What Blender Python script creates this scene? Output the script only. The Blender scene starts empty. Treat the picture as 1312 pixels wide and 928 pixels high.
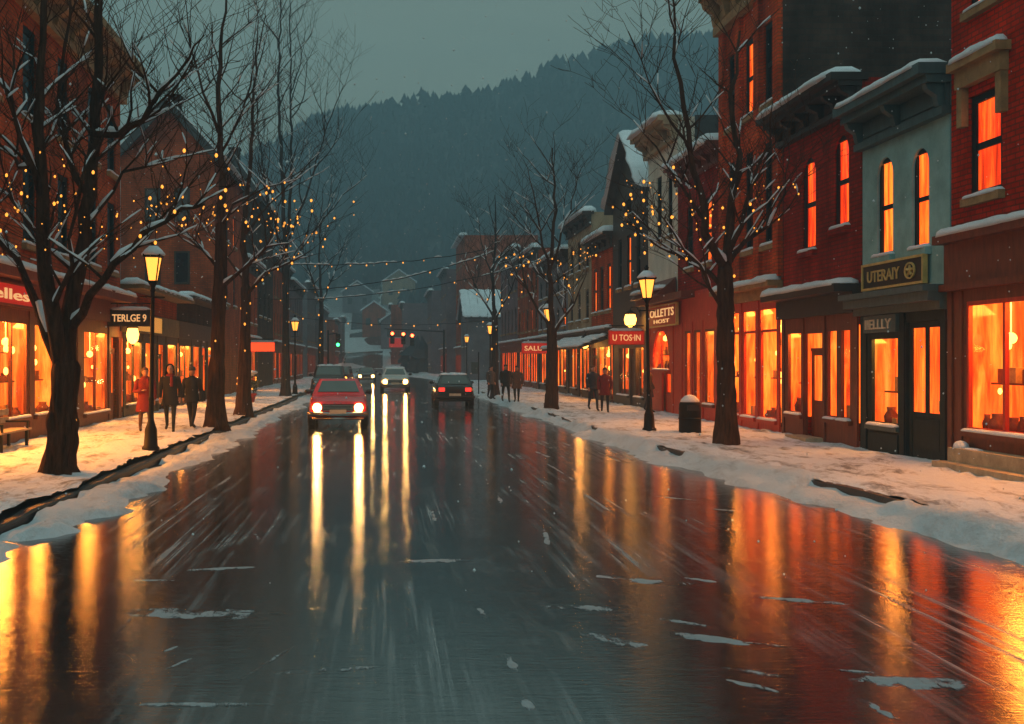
import bpy, math, random
from mathutils import Vector, Matrix
random.seed(11)
R = math.radians
scene = bpy.context.scene
COL = scene.collection
PI = math.pi
CAMZ, FPX, VX, VY = 2.1, 1500.0, 490.0, 462.0     # eye height, focal length and vanishing point measured on the picture
FXR, FXL = 10.4, 8.6                              # facade lines, right and left of the street axis

def YR(px): return FXR*FPX/(px-VX)
def YL(px): return FXL*FPX/(VX-px)
def VZ(px, py):
    y = YR(px) if px > VX else YL(px)
    return CAMZ-(py-VY)*y/FPX
def P(px, py, y): return Vector(((px-VX)*y/FPX, y, CAMZ-(py-VY)*y/FPX))
def lerp(a, b, t): return a+(b-a)*t
def sm(t): t = max(0, min(1, t)); return t*t*(3-2*t)

# cheap value noise
_perm = list(range(256)); random.Random(3).shuffle(_perm)
def _h(i, j): return _perm[(_perm[i & 255]+j) & 255]/255.0
def vn(x, y):
    i, j = math.floor(x), math.floor(y); fx, fy = x-i, y-j
    fx = fx*fx*(3-2*fx); fy = fy*fy*(3-2*fy)
    return lerp(lerp(_h(i, j), _h(i+1, j), fx), lerp(_h(i, j+1), _h(i+1, j+1), fx), fy)
def fbm(x, y): return .5*vn(x, y)+.28*vn(x*2.1+7, y*2.1+3)+.22*vn(x*4.3+1, y*4.3+9)

# ------------------------------------------------------------------ meshes
OFF = {}
def tag(o, label=None, cat=None, group=None, kind=None):
    if label: o['label'] = label
    if cat: o['category'] = cat
    if group: o['group'] = group
    if kind: o['kind'] = kind
    return o

def thing(name, label, cat, loc=(0, 0, 0), group=None):
    o = bpy.data.objects.new(name, None); COL.objects.link(o)
    o.empty_display_size = .2
    o.location = loc; OFF[o.name] = Vector(loc)
    return tag(o, label, cat, group)

class MB:
    def __init__(s): s.v = []; s.f = []; s.mi = []; s.cur = 0
    def add(s, vs, fs):
        n = len(s.v); s.v += [tuple(p) for p in vs]
        for f in fs: s.f.append([i+n for i in f]); s.mi.append(s.cur)
    def quad(s, a, b, c, d): s.add([a, b, c, d], [(0, 1, 2, 3)])
    def box(s, x0, x1, y0, y1, z0, z1):
        s.add([(x0, y0, z0), (x1, y0, z0), (x1, y1, z0), (x0, y1, z0), (x0, y0, z1), (x1, y0, z1), (x1, y1, z1), (x0, y1, z1)],
              [(0, 3, 2, 1), (4, 5, 6, 7), (0, 1, 5, 4), (1, 2, 6, 5), (2, 3, 7, 6), (3, 0, 4, 7)])
    def tube(s, pts, rs, n=6, cap=True, flat=1.0):
        pts = [Vector(p) for p in pts]
        if not hasattr(rs, '__len__'): rs = [rs]*len(pts)
        vs = []; fs = []; prev = None
        for i, p in enumerate(pts):
            t = (pts[min(i+1, len(pts)-1)]-pts[max(i-1, 0)])
            if t.length < 1e-9: t = Vector((0, 0, 1))
            t.normalize()
            if prev is None:
                a = Vector((0, 0, 1)).cross(t)
                if a.length < .05: a = Vector((1, 0, 0)).cross(t)
            else:
                a = prev-t*prev.dot(t)
                if a.length < 1e-6: a = Vector((1, 0, 0)).cross(t)
            a.normalize(); prev = a; b = t.cross(a)
            for k in range(n):
                an = 2*PI*k/n
                vs.append(p+a*(math.cos(an)*rs[i])+b*(math.sin(an)*rs[i]*flat))
        for i in range(len(pts)-1):
            for k in range(n):
                fs.append((i*n+k, i*n+(k+1) % n, (i+1)*n+(k+1) % n, (i+1)*n+k))
        if cap:
            fs.append(tuple(range(n-1, -1, -1))); fs.append(tuple(range((len(pts)-1)*n, len(pts)*n)))
        s.add(vs, fs)
    def rings(s, rings, closed=True, cap=True):
        n = len(rings[0]); vs = [p for r in rings for p in r]; fs = []
        for i in range(len(rings)-1):
            for k in range(n if closed else n-1):
                fs.append((i*n+k, i*n+(k+1) % n, (i+1)*n+(k+1) % n, (i+1)*n+k))
        if cap:
            fs.append(tuple(range(n-1, -1, -1))); fs.append(tuple(range((len(rings)-1)*n, len(rings)*n)))
        s.add(vs, fs)
    def lathe(s, cx, cy, prof, n=12, sx=1, sy=1, rot=0):
        s.rings([[(cx+sx*r*math.cos(2*PI*k/n+rot), cy+sy*r*math.sin(2*PI*k/n+rot), z) for k in range(n)] for r, z in prof])
    def ball(s, c, r, sx=1, sy=1, sz=1, n=8, m=6):
        c = Vector(c)
        rr = []
        for i in range(m+1):
            a = -PI/2+PI*i/m
            q = max(.02, math.cos(a))
            rr.append([(c.x+r*sx*q*math.cos(2*PI*k/n), c.y+r*sy*q*math.sin(2*PI*k/n), c.z+r*sz*math.sin(a)) for k in range(n)])
        s.rings(rr)
    def build(s, name, mats, parent=None, smooth=False, loc=None):
        me = bpy.data.meshes.new(name)
        off = OFF[parent.name] if parent else Vector(loc or (0, 0, 0))
        me.from_pydata([(p[0]-off.x, p[1]-off.y, p[2]-off.z) for p in s.v], [], s.f)
        if not isinstance(mats, (list, tuple)): mats = [mats]
        for m in mats: me.materials.append(m)
        if len(mats) > 1: me.polygons.foreach_set('material_index', s.mi)
        if smooth: me.polygons.foreach_set('use_smooth', [True]*len(me.polygons))
        me.update()
        o = bpy.data.objects.new(name, me); COL.objects.link(o)
        if parent: o.parent = parent
        else: o.location = off
        OFF[o.name] = off
        return o

def kids(o): return [c for c in list(bpy.data.objects) if c.parent is o]
def copy_tree(o, parent=None):
    c = o.copy(); COL.objects.link(c)
    if parent: c.parent = parent
    for ch in KIDS(o): copy_tree(ch, c)
    return c
def KIDS(o): return o.children[:]

def grid(name, xs, ys, zf, mat, kind='structure', smooth=True, xf=None):
    mb = MB(); n = len(xs)
    vs = []
    for y in ys:
        for x in xs:
            X = xf(x, y) if xf else x
            vs.append((X, y, zf(X, y, x)))
    fs = [(j*n+i, j*n+i+1, (j+1)*n+i+1, (j+1)*n+i) for j in range(len(ys)-1) for i in range(n-1)]
    mb.add(vs, fs)
    return tag(mb.build(name, mat, smooth=smooth), kind=kind)

def snow_strip(mb, p0, p1, w, h, step=.16, seed=0, droop=.25):
    """a lumpy ridge of settled snow from p0 to p1; w is the half width to either side"""
    p0 = Vector(p0); p1 = Vector(p1); d = p1-p0; L = d.length
    n = max(3, int(L/step)); t = d.normalized()
    side = Vector((0, 0, 1)).cross(t)
    if side.length < .05: side = Vector((1, 0, 0))
    side.normalize(); up = t.cross(side)
    if up.z < 0: up = -up
    rr = []
    for i in range(n+1):
        f = i/n; p = p0+d*f
        e = min(1, min(f, 1-f)*L/.12+.25)
        a = (.6+.8*fbm(p.x*1.7+seed, p.y*1.7+p.z+seed*3))*e
        b = (.75+.5*fbm(p.y*2.3+seed+5, p.x*2.3+p.z))*min(1, e+.2)
        rr.append([p-side*w*b-up*h*droop*(a), p-side*w*.85*b+up*h*a*.55, p-side*w*.4*b+up*h*a, p+side*w*.4*b+up*h*a*.95, p+side*w*.85*b+up*h*a*.5, p+side*w*b-up*h*droop*a])
    mb.rings(rr)

# ------------------------------------------------------------------ materials
def nodes(name):
    m = bpy.data.materials.new(name); m.use_nodes = True
    nt = m.node_tree
    return m, nt, nt.nodes['Principled BSDF'], nt.nodes['Material Output']
def pos(nt, sc=(1, 1, 1), obj=False):
    if obj:
        g = nt.nodes.new('ShaderNodeTexCoord'); o = g.outputs['Object']
    else:
        g = nt.nodes.new('ShaderNodeNewGeometry'); o = g.outputs['Position']
    mp = nt.nodes.new('ShaderNodeMapping'); mp.inputs['Scale'].default_value = sc
    nt.links.new(o, mp.inputs['Vector']); return mp.outputs['Vector']
def noise(nt, vec, scale, detail=4, rough=.6, dist=0):
    n = nt.nodes.new('ShaderNodeTexNoise'); n.inputs['Scale'].default_value = scale
    n.inputs['Detail'].default_value = detail; n.inputs['Roughness'].default_value = rough; n.inputs['Distortion'].default_value = dist
    nt.links.new(vec, n.inputs['Vector']); return n.outputs['Fac']
def ramp(nt, fac, stops):
    r = nt.nodes.new('ShaderNodeValToRGB'); e = r.color_ramp.elements
    while len(e) < len(stops): e.new(.5)
    for el, (p, c) in zip(e, stops):
        el.position = p; el.color = (c, c, c, 1) if not hasattr(c, '__len__') else (*c, 1)
    nt.links.new(fac, r.inputs['Fac']); return r.outputs['Color']
def mixc(nt, fac, a, b, mode='MIX'):
    m = nt.nodes.new('ShaderNodeMix'); m.data_type = 'RGBA'; m.blend_type = mode
    for s, x in ((0, fac), (6, a), (7, b)):
        if hasattr(x, 'is_output'): nt.links.new(x, m.inputs[s])
        elif s == 0: m.inputs[0].default_value = x
        else: m.inputs[s].default_value = (*x, 1)
    return m.outputs[2]
def bump(nt, bs, h, strength=.5, dist=.02, normal=None):
    b = nt.nodes.new('ShaderNodeBump'); b.inputs['Strength'].default_value = strength; b.inputs['Distance'].default_value = dist
    nt.links.new(h, b.inputs['Height'])
    if normal: nt.links.new(normal, b.inputs['Normal'])
    if bs: nt.links.new(b.outputs['Normal'], bs.inputs['Normal'])
    return b.outputs['Normal']

def paint(name, c, rough=.6, var=.35, scale=3, bmp=.3, dist=.01, metal=0, spec=.4, obj=False, stretch=(1, 1, 1)):
    m, nt, bs, out = nodes(name)
    v = pos(nt, stretch, obj)
    n = noise(nt, v, scale, 5, .65)
    col = ramp(nt, n, [(.25, tuple(x*(1-var) for x in c)), (.75, tuple(min(1, x*(1+var)) for x in c))])
    nt.links.new(col, bs.inputs['Base Color'])
    bs.inputs['Roughness'].default_value = rough; bs.inputs['Metallic'].default_value = metal
    bs.inputs['Specular IOR Level'].default_value = spec
    if bmp: bump(nt, bs, noise(nt, v, scale*6, 4, .7), bmp, dist)
    return m

def brick(name, c1, c2, mortar, bw=.23, bh=.085, var=.5, rough=.85):
    m, nt, bs, out = nodes(name)
    g = nt.nodes.new('ShaderNodeNewGeometry'); s = nt.nodes.new('ShaderNodeSeparateXYZ'); nt.links.new(g.outputs['Position'], s.inputs[0])
    ad = nt.nodes.new('ShaderNodeMath'); nt.links.new(s.outputs[0], ad.inputs[0]); nt.links.new(s.outputs[1], ad.inputs[1])
    c = nt.nodes.new('ShaderNodeCombineXYZ'); nt.links.new(ad.outputs[0], c.inputs[0]); nt.links.new(s.outputs[2], c.inputs[1])
    b = nt.nodes.new('ShaderNodeTexBrick'); b.inputs['Scale'].default_value = 1
    b.inputs['Brick Width'].default_value = bw; b.inputs['Row Height'].default_value = bh; b.inputs['Mortar Size'].default_value = .015
    b.inputs['Color1'].default_value = (*c1, 1); b.inputs['Color2'].default_value = (*c2, 1); b.inputs['Mortar'].default_value = (*mortar, 1)
    b.inputs['Mortar Smooth'].default_value = .1
    nt.links.new(c.outputs[0], b.inputs['Vector'])
    v = pos(nt)
    n1 = noise(nt, v, .7, 6, .65); n2 = noise(nt, pos(nt, (1.5, 1.5, .25)), 1.3, 5, .7)
    st = ramp(nt, n1, [(.3, 1-var), (.7, 1+var*.5)])
    st2 = ramp(nt, n2, [(.35, .75), (.65, 1.3)])
    col = mixc(nt, 1, b.outputs['Color'], st, 'MULTIPLY'); col = mixc(nt, 1, col, st2, 'MULTIPLY')
    nt.links.new(col, bs.inputs['Base Color']); bs.inputs['Roughness'].default_value = rough
    bs.inputs['Specular IOR Level'].default_value = .06
    nn = bump(nt, None, noise(nt, v, 18, 4, .7), .5, .012)
    bump(nt, bs, b.outputs['Fac'], .7, -.02, nn)
    return m

def lit(name, deep, mid, bright, strength, sc=(3.6, 3.6, .42), scale=1.7, gloss=True):
    """emissive colour standing in for the lamp-lit room behind a window"""
    m, nt, bs, out = nodes(name)
    n = noise(nt, pos(nt, sc), scale, 5, .62, .4)
    col = ramp(nt, n, [(.34, deep), (.5, mid), (.66, bright)])
    bs.inputs['Base Color'].default_value = (.03, .015, .01, 1); bs.inputs['Roughness'].default_value = .12
    nt.links.new(col, bs.inputs['Emission Color']); oi = nt.nodes.new('ShaderNodeObjectInfo'); mr = nt.nodes.new('ShaderNodeMapRange'); mr.inputs[3].default_value = strength*.6; mr.inputs[4].default_value = strength*1.2
    nt.links.new(oi.outputs['Random'], mr.inputs[0]); nt.links.new(mr.outputs[0], bs.inputs['Emission Strength'])
    return m
def emit(name, c, strength, sample=True):
    m, nt, bs, out = nodes(name)
    bs.inputs['Base Color'].default_value = (*[x*.3 for x in c], 1); bs.inputs['Roughness'].default_value = .3
    bs.inputs['Emission Color'].default_value = (*c, 1); bs.inputs['Emission Strength'].default_value = strength
    if not sample: m.cycles.emission_sampling = 'NONE'
    return m
def glassy(name, tint=(.9, .9, .9), fac=.1):
    m, nt, bs, out = nodes(name); nt.nodes.remove(bs)
    t = nt.nodes.new('ShaderNodeBsdfTransparent'); t.inputs[0].default_value = (*tint, 1)
    g = nt.nodes.new('ShaderNodeBsdfGlossy'); g.inputs['Roughness'].default_value = .06
    mx = nt.nodes.new('ShaderNodeMixShader'); mx.inputs[0].default_value = fac
    nt.links.new(t.outputs[0], mx.inputs[1]); nt.links.new(g.outputs[0], mx.inputs[2]); nt.links.new(mx.outputs[0], out.inputs[0])
    return m

M = {}
M['brick_rust'] = brick('brick_rust', (.60, .082, .016), (.46, .05, .011), (.28, .07, .025), .26, .095)
M['brick_crimson'] = brick('brick_crimson', (.36, .022, .012), (.25, .014, .009), (.16, .03, .016), .26, .095, var=.35)
M['brick_red'] = brick('brick_red', (.60, .030, .008), (.42, .020, .006), (.22, .035, .016), .26, .095, var=.3)
M['brick_brown'] = brick('brick_brown', (.50, .095, .024), (.36, .058, .016), (.24, .08, .035), .26, .095)
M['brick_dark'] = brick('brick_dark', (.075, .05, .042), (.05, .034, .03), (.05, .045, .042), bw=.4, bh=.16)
M['brick_orange'] = brick('brick_orange', (.36, .12, .05), (.28, .08, .035), (.2, .12, .08))
M['stucco_teal'] = paint('stucco_teal', (.23, .40, .41), .8, .3, 1.6, .6, .02, spec=.1)
M['stucco_cream'] = paint('stucco_cream', (.62, .58, .50), .8, .25, 1.3, .4, .02, stretch=(1, 1, .4), spec=.1)
M['stucco_tan'] = paint('stucco_tan', (.36, .27, .18), .8, .3, 1.1, .4, .02, stretch=(1, 1, .4), spec=.1)
M['stucco_grey'] = paint('stucco_grey', (.16, .16, .18), .8, .35, .8, .4, .02, spec=.1)
M['stucco_mauve'] = paint('stucco_mauve', (.17, .13, .15), .8, .35, .8, .4, .02, spec=.1)
M['wood_black'] = paint('wood_black', (.008, .019, .022), .5, .5, 4, .4, .01, spec=.12, stretch=(3, 3, .6))
M['wood_teal'] = paint('wood_teal', (.045, .085, .095), .5, .35, 3, .4, .01, stretch=(2, 2, .6))
M['wood_brown'] = paint('wood_brown', (.13, .026, .010), .55, .5, 4, .4, .01, stretch=(3, 3, .6))
M['wood_red'] = paint('wood_red', (.45, .03, .010), .5, .35, 4, .35, .01, stretch=(3, 3, .6))
M['wood_dark'] = paint('wood_dark', (.04, .028, .022), .55, .5, 4, .4, .01, stretch=(3, 3, .6))
M['wood_olive'] = paint('wood_olive', (.14, .10, .045), .6, .45, 3, .4, .01)
M['stone_brown'] = paint('stone_brown', (.28, .17, .075), .8, .45, 3, .6, .02)
M['stone_step'] = paint('stone_step', (.38, .30, .2), .8, .4, 4, .6, .02)
M['slate'] = paint('slate', (.05, .055, .062), .7, .45, 3, .5, .02)
M['cornice_black'] = paint('cornice_black', (.02, .018, .018), .6, .4, 5, .3, .01)
M['iron'] = paint('iron', (.004, .004, .0045), .5, .4, 8, .3, .005, spec=.15)
M['bark'] = paint('bark', (.085, .042, .024), .95, .75, 3.5, 1.0, .09, spec=.1, stretch=(4, 4, .5))
M['bark_far'] = paint('bark_far', (.035, .03, .03), .95, .4, 3.5, .3, .02, spec=.15)
M['glass_dark'] = paint('glass_dark', (.012, .014, .018), .08, .3, 1, .15, .004, spec=.6)
M['pane'] = glassy('pane', fac=.05)
M['room_wall'] = paint('room_wall', (.62, .24, .07), .8, .3, 2, 0)
M['goods'] = paint('goods', (.22, .05, .02), .7, .7, 6, 0)
M['goods_pale'] = paint('goods_pale', (.6, .35, .12), .7, .4, 6, 0)
M['lit_orange'] = lit('lit_orange', (.5, .022, .002), (1, .085, .006), (1, .20, .018), 2.7)
M['lit_red'] = lit('lit_red', (.4, .010, .002), (.85, .045, .004), (1, .17, .014), 2.0)
M['lit_gold'] = lit('lit_gold', (.55, .035, .003), (1, .12, .009), (1, .28, .035), 2.6)
M['lit_amber'] = lit('lit_amber', (.25, .018, .002), (.75, .075, .006), (1, .19, .02), 2.1)
M['bulb'] = emit('bulb', (1, .36, .045), 1.9, False)
M['globe'] = emit('globe', (1, .42, .07), 7)
M['lantern_lit'] = emit('lantern_lit', (1, .36, .05), 2.4, False)
M['head_lit'] = emit('head_lit', (1, .46, .09), 48)
M['head_amber'] = emit('head_amber', (1, .33, .04), 12)
M['tail_lit'] = emit('tail_lit', (1, .03, .02), 2.2)
M['sig_red'] = emit('sig_red', (1, .07, .02), 22)
M['sig_green'] = emit('sig_green', (.04, 1, .18), 9)
M['sig_off'] = paint('sig_off', (.03, .025, .01), .3, .2, 4, 0)
M['sign_red'] = emit('sign_red', (.75, .018, .008), .5)
M['sign_orange'] = emit('sign_orange', (1, .07, .015), 1.6)
M['letter_lit'] = emit('letter_lit', (1, .52, .2), .85, False)
M['letter_gold'] = paint('letter_gold', (.55, .38, .12), .4, .3, 6, 0, spec=.6)
M['letter_pale'] = paint('letter_pale', (.62, .55, .42), .5, .3, 6, 0)
M['sign_black'] = paint('sign_black', (.012, .012, .011), .45, .3, 5, .2, .005)
M['sign_yellow'] = emit('sign_yellow', (.75, .30, .05), .8)  # board glows by itself in place of the lantern light falling on it
M['rubber'] = paint('rubber', (.012, .012, .012), .7, .3, 10, .2, .004)
M['chrome'] = paint('chrome', (.35, .35, .36), .22, .2, 5, 0, metal=1)
M['red_paint'] = paint('red_paint', (.55, .008, .018), .22, .15, 2, 0, spec=.6, obj=True)
M['white_paint'] = paint('white_paint', (.5, .5, .48), .25, .1, 2, 0, spec=.6, obj=True)
M['dark_paint'] = paint('dark_paint', (.02, .026, .03), .22, .2, 2, 0, spec=.6, obj=True)
M['grey_paint'] = paint('grey_paint', (.08, .08, .09), .25, .2, 2, 0, spec=.6, obj=True)
M['car_glass'] = paint('car_glass', (.03, .05, .045), .05, .2, 2, 0, spec=.9, obj=True)
M['skin'] = paint('skin', (.42, .22, .15), .6, .1, 10, 0, obj=True)
M['cloth_black'] = paint('cloth_black', (.012, .012, .015), .85, .4, 9, .4, .01, obj=True)
M['cloth_red'] = paint('cloth_red', (.17, .010, .010), .85, .35, 9, .4, .01, obj=True)
M['cloth_brown'] = paint('cloth_brown', (.10, .05, .03), .85, .35, 9, .4, .01, obj=True)
M['cloth_navy'] = paint('cloth_navy', (.018, .022, .035), .85, .35, 9, .4, .01, obj=True)
M['cloth_grey'] = paint('cloth_grey', (.06, .06, .065), .85, .35, 9, .4, .01, obj=True)
M['leaf_green'] = paint('leaf_green', (.03, .05, .025), .7, .5, 9, .3, .01)

def snow_mat(name, c=(.74, .80, .87), bs_=.8, sc=5, dirt=0):
    m, nt, bs, out = nodes(name)
    v = pos(nt)
    n = noise(nt, v, .8, 6, .65)
    col = ramp(nt, n, [(.3, tuple(x*.86 for x in c)), (.7, c)])
    if dirt:
        d = ramp(nt, noise(nt, pos(nt, (1.5, .6, 1)), 1.3, 7, .74, .4), [(.50, 0), (.64, 1)])
        sl = ramp(nt, noise(nt, v, 9, 4), [(.3, (.05, .04, .032)), (.7, (.13, .11, .095))])
        mk = nt.nodes.new('ShaderNodeMath'); mk.operation = 'MULTIPLY'; nt.links.new(d, mk.inputs[0]); mk.inputs[1].default_value = dirt
        col = mixc(nt, mk.outputs[0], col, sl)
    nt.links.new(col, bs.inputs['Base Color']); bs.inputs['Roughness'].default_value = .75
    bs.inputs['Specular IOR Level'].default_value = .25
    n1 = bump(nt, None, noise(nt, v, sc, 6, .7), bs_, .11)
    bump(nt, bs, noise(nt, v, sc*7, 4, .7), .5, .012, n1)
    return m
M['snow'] = snow_mat('snow', sc=9, bs_=.5)
M['snow_walk'] = snow_mat('snow_walk', dirt=.8)
M['snow_bank'] = snow_mat('snow_bank', (.66, .73, .80), 1.0, 6, .3)
M['snow_field'] = snow_mat('snow_field', (.5, .56, .6), .5, .4)
M['slush'] = snow_mat('slush', (.44, .50, .55), .8, 9)
def fray(m):
    nt = m.node_tree; bs = nt.nodes['Principled BSDF']
    n = noise(nt, pos(nt, (2.2, 1.0, 1)), 2.6, 8, .72, .5)
    at = nt.nodes.new('ShaderNodeAttribute'); at.attribute_name = 'cover'
    m0 = nt.nodes.new('ShaderNodeMath'); m0.operation = 'MULTIPLY_ADD'; nt.links.new(at.outputs['Fac'], m0.inputs[0]); m0.inputs[1].default_value = .75; m0.inputs[2].default_value = -.88
    m1 = nt.nodes.new('ShaderNodeMath'); m1.operation = 'MULTIPLY_ADD'; nt.links.new(n, m1.inputs[0]); m1.inputs[1].default_value = 1.9; nt.links.new(m0.outputs[0], m1.inputs[2])
    nt.links.new(ramp(nt, m1.outputs[0], [(.40, 0), (.62, .85)]), bs.inputs['Alpha'])
fray(M['slush'])
M['kerb'] = paint('kerb', (.03, .03, .031), .45, .5, 5, .8, .03)

def road_mat():
    m, nt, bs, out = nodes('wet_asphalt')
    v = pos(nt)
    streak = noise(nt, pos(nt, (1.5, .16, 1)), 1.6, 6, .68, .5)
    n = noise(nt, v, 30, 3, .7)
    asp = ramp(nt, n, [(.3, (.010, .011, .012)), (.7, (.03, .032, .034))])
    # slush smeared along the lanes by tyres
    fine = noise(nt, pos(nt, (7, .10, 1)), 1.3, 6, .72, .15)
    sl = ramp(nt, fine, [(.48, 0), (.64, .75)])
    wide = ramp(nt, noise(nt, pos(nt, (.5, .18, 1)), 1.0, 4, .6), [(.46, 0), (.60, 1)])
    mk = mixc(nt, 1, sl, wide, 'MULTIPLY')
    col = mixc(nt, mk, asp, (.26, .30, .33))
    nt.links.new(col, bs.inputs['Base Color'])
    rg = ramp(nt, streak, [(.36, .025), (.56, .07), (.68, .26)])
    rg = mixc(nt, mk, rg, (.5, .5, .5))
    nt.links.new(rg, bs.inputs['Roughness'])
    bs.inputs['IOR'].default_value = 3.4
    b1 = bump(nt, None, noise(nt, pos(nt, (1.6, 12, 1)), 2.2, 3, .6, .3), .38, .006)
    b2 = bump(nt, None, noise(nt, pos(nt, (1.6, 1.3, 1)), 1.6, 4, .65), .14, .02, b1)
    bump(nt, bs, noise(nt, v, 45, 4, .75), .10, .006, b2)
    return m
M['road'] = road_mat()
M['lane_paint'] = paint('lane_paint', (.34, .34, .33), .5, .4, 6, .2, .004)
def wear(m):
    nt = m.node_tree; n = noise(nt, pos(nt, (6, 1.6, 1)), 3, 6, .75); nt.links.new(ramp(nt, n, [(.46, 0), (.64, .55)]), nt.nodes['Principled BSDF'].inputs['Alpha'])
wear(M['lane_paint'])

# ------------------------------------------------------------------ ground
def ridge(x):
    pts = [(-400, 30), (-147, 52), (-96, 62), (-48, 82), (-20, 96), (-3, 99), (30, 103), (63, 112), (108, 124), (132, 130), (200, 136), (400, 120)]
    for (a, b), (c, d) in zip(pts, pts[1:]):
        if x <= c: return lerp(b, d, max(0, (x-a)/(c-a)))
    return 120
def terr(x, y):
    t = (y-175)/275
    if t <= 0: return -.06
    h = ridge(x)*(min(t, 1)**2.1) if t < 1 else ridge(x)*(1-.25*(t-1))
    return -.06+h+(fbm(x*.03, y*.03)-.5)*10*min(1, t*2)
def kr(y): return 6.1+1.0*sm((28-y)/13)
KL = -4.6
xs = [-420+i*14 for i in range(61)]
ys = [-30, 0, 30, 60, 90, 120, 150, 170]+[180+i*9 for i in range(45)]
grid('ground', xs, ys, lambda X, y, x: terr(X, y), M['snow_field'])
ysr = [-8+i*2.0 for i in range(94)]+[182+i*6 for i in range(21)]
def road_x(f, y):
    c = -4*sm((y-110)/80)
    a, b = KL-.15, kr(y)+.15
    w = 1-.35*sm((y-110)/80)
    return c+lerp(a, b, f)*w
grid('road', [i/8 for i in range(9)], ysr, lambda X, y, x: max(0, terr(X, y)+.07), M['road'], xf=road_x)

# worn lane dashes (thin sheets over the road)
mb = MB()
for k in range(24):
    y0 = 6.4+k*5.2
    for s in range(9):
        if random.random() < .35: continue
        a = y0+s*.3; w = .055*random.uniform(.4, 1.1); xo = .86+random.uniform(-.02, .02)
        mb.quad((xo-w, a, .005), (xo+w, a+.02, .005), (xo+w*random.uniform(.5, 1), a+.28, .005), (xo-w, a+.26, .005))
tag(mb.build('road_markings', M['lane_paint']), kind='structure')

def fspace(a, b, d0, k):
    out = [a]; d = d0
    while out[-1] < b: out.append(out[-1]+d); d = min(4.0, d*k)
    return out
yf = fspace(3.0, 190, .11, 1.008)
def walk_z(X, y, x):
    return .115+.085*fbm(X*1.6, y*1.3)+.13*fbm(X*5.5, y*4)*(.3+fbm(X*.5+9, y*.4))
grid('snowy_pavement', [i/44 for i in range(45)], yf, walk_z, M['snow_walk'], xf=lambda f, y: lerp(-9.4, KL+.10-.34*fbm(y*.9, 3)-.1*vn(y*3, 2), f))
grid('snowy_pavement', [i/44 for i in range(45)], yf, walk_z, M['snow_walk'], xf=lambda f, y: lerp(kr(y)-.24+.34*fbm(y*.9, 8)+.1*vn(y*3, 9), 11.2, f))
# kerb stones
for s in (0, 1):
    mb = MB(); rr = []
    for y in fspace(3, 190, .4, 1.01):
        x = KL if s == 0 else kr(y); q = .04*(vn(y*1.7, s)-.5)
        a, b = (x-.10+q, x+.06+q) if s == 0 else (x-.06+q, x+.10+q)
        h = (.13 if s == 0 else .18)+.03*vn(y*2.1, 5+s)
        rr.append([(a, y, -.05), (b, y, -.05), (b, y, h-.03), (b-.03, y, h), (a, y, h)])
    mb.rings(rr); tag(mb.build('kerb', M['kerb']), kind='structure')
# ploughed banks along both kerbs: they dip under the wet road where they end
def bankL(X, y, x):
    e = -3.55-.35*sm((16-y)/5)+.9*(fbm(y*.5, 2)-.5)+.35*(vn(y*2.6, 1)-.5)
    t = (e-X)/.5
    return -.03+.15*sm(t)*(.45+fbm(X*2, y*1.4))+.06*(fbm(X*4, y*3)-.5)-.08*sm((KL+.45-X)/.3)*(vn(y*.7, 4) > .32)
grid('snow_bank', [i/26 for i in range(27)], yf, bankL, M['snow_bank'], xf=lambda f, y: lerp(KL+.1, -2.7, f))
def bankR(X, y, x):
    e = kr(y)-.75-.35*sm((22-y)/4)+.45*sm((17-y)/5)+.8*(fbm(y*.5, 12)-.5)+.3*(vn(y*2.6, 11)-.5)
    t = (X-e)/.5
    return -.03+.15*sm(t)*(.45+fbm(X*2, y*1.4))+.06*(fbm(X*4, y*3)-.5)+.16*sm((X-kr(y)+.55)/.4)*sm((.86-vn(y*.55, 14)+.5*(fbm(X*3, y*2)-.5))/.25)
grid('snow_bank', [i/26 for i in range(27)], yf, bankR, M['snow_bank'], xf=lambda f, y: lerp(kr(y)-2.2, kr(y)+.12, f))

# thin slush drifts lying on the road
def slush(cx, cy, rx, ry, ang, seed, hgt=.03):
    n = 34; vs = []; fs = []; cov = []; ca, sa = math.cos(ang), math.sin(ang)
    for j in range(n+1):
        for i in range(n+1):
            u, v = i/n*2-1, j/n*2-1
            x = cx+u*rx*ca-v*ry*sa; y = cy+u*rx*sa+v*ry*ca
            g = 1-(u*u+v*v)
            z = hgt*(g*.9+1.5*(fbm(x*2.2+seed, y*4+seed)-.55)+.5*(vn(x*9, y*15+seed)-.5))
            vs.append((x, y, .004+max(0, min(z, .02))*.5)); cov.append(max(0, g)*.75+1.3*(fbm(x*2.0+seed, y*2.6+seed)-.5))
    for j in range(n):
        for i in range(n):
            q = (j*(n+1)+i, j*(n+1)+i+1, (j+1)*(n+1)+i+1, (j+1)*(n+1)+i)
            if max(cov[k] for k in q) > .1: fs.append(q)
    SL.add(vs, fs); COV.extend(cov)
SL = MB(); COV = []
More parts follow.
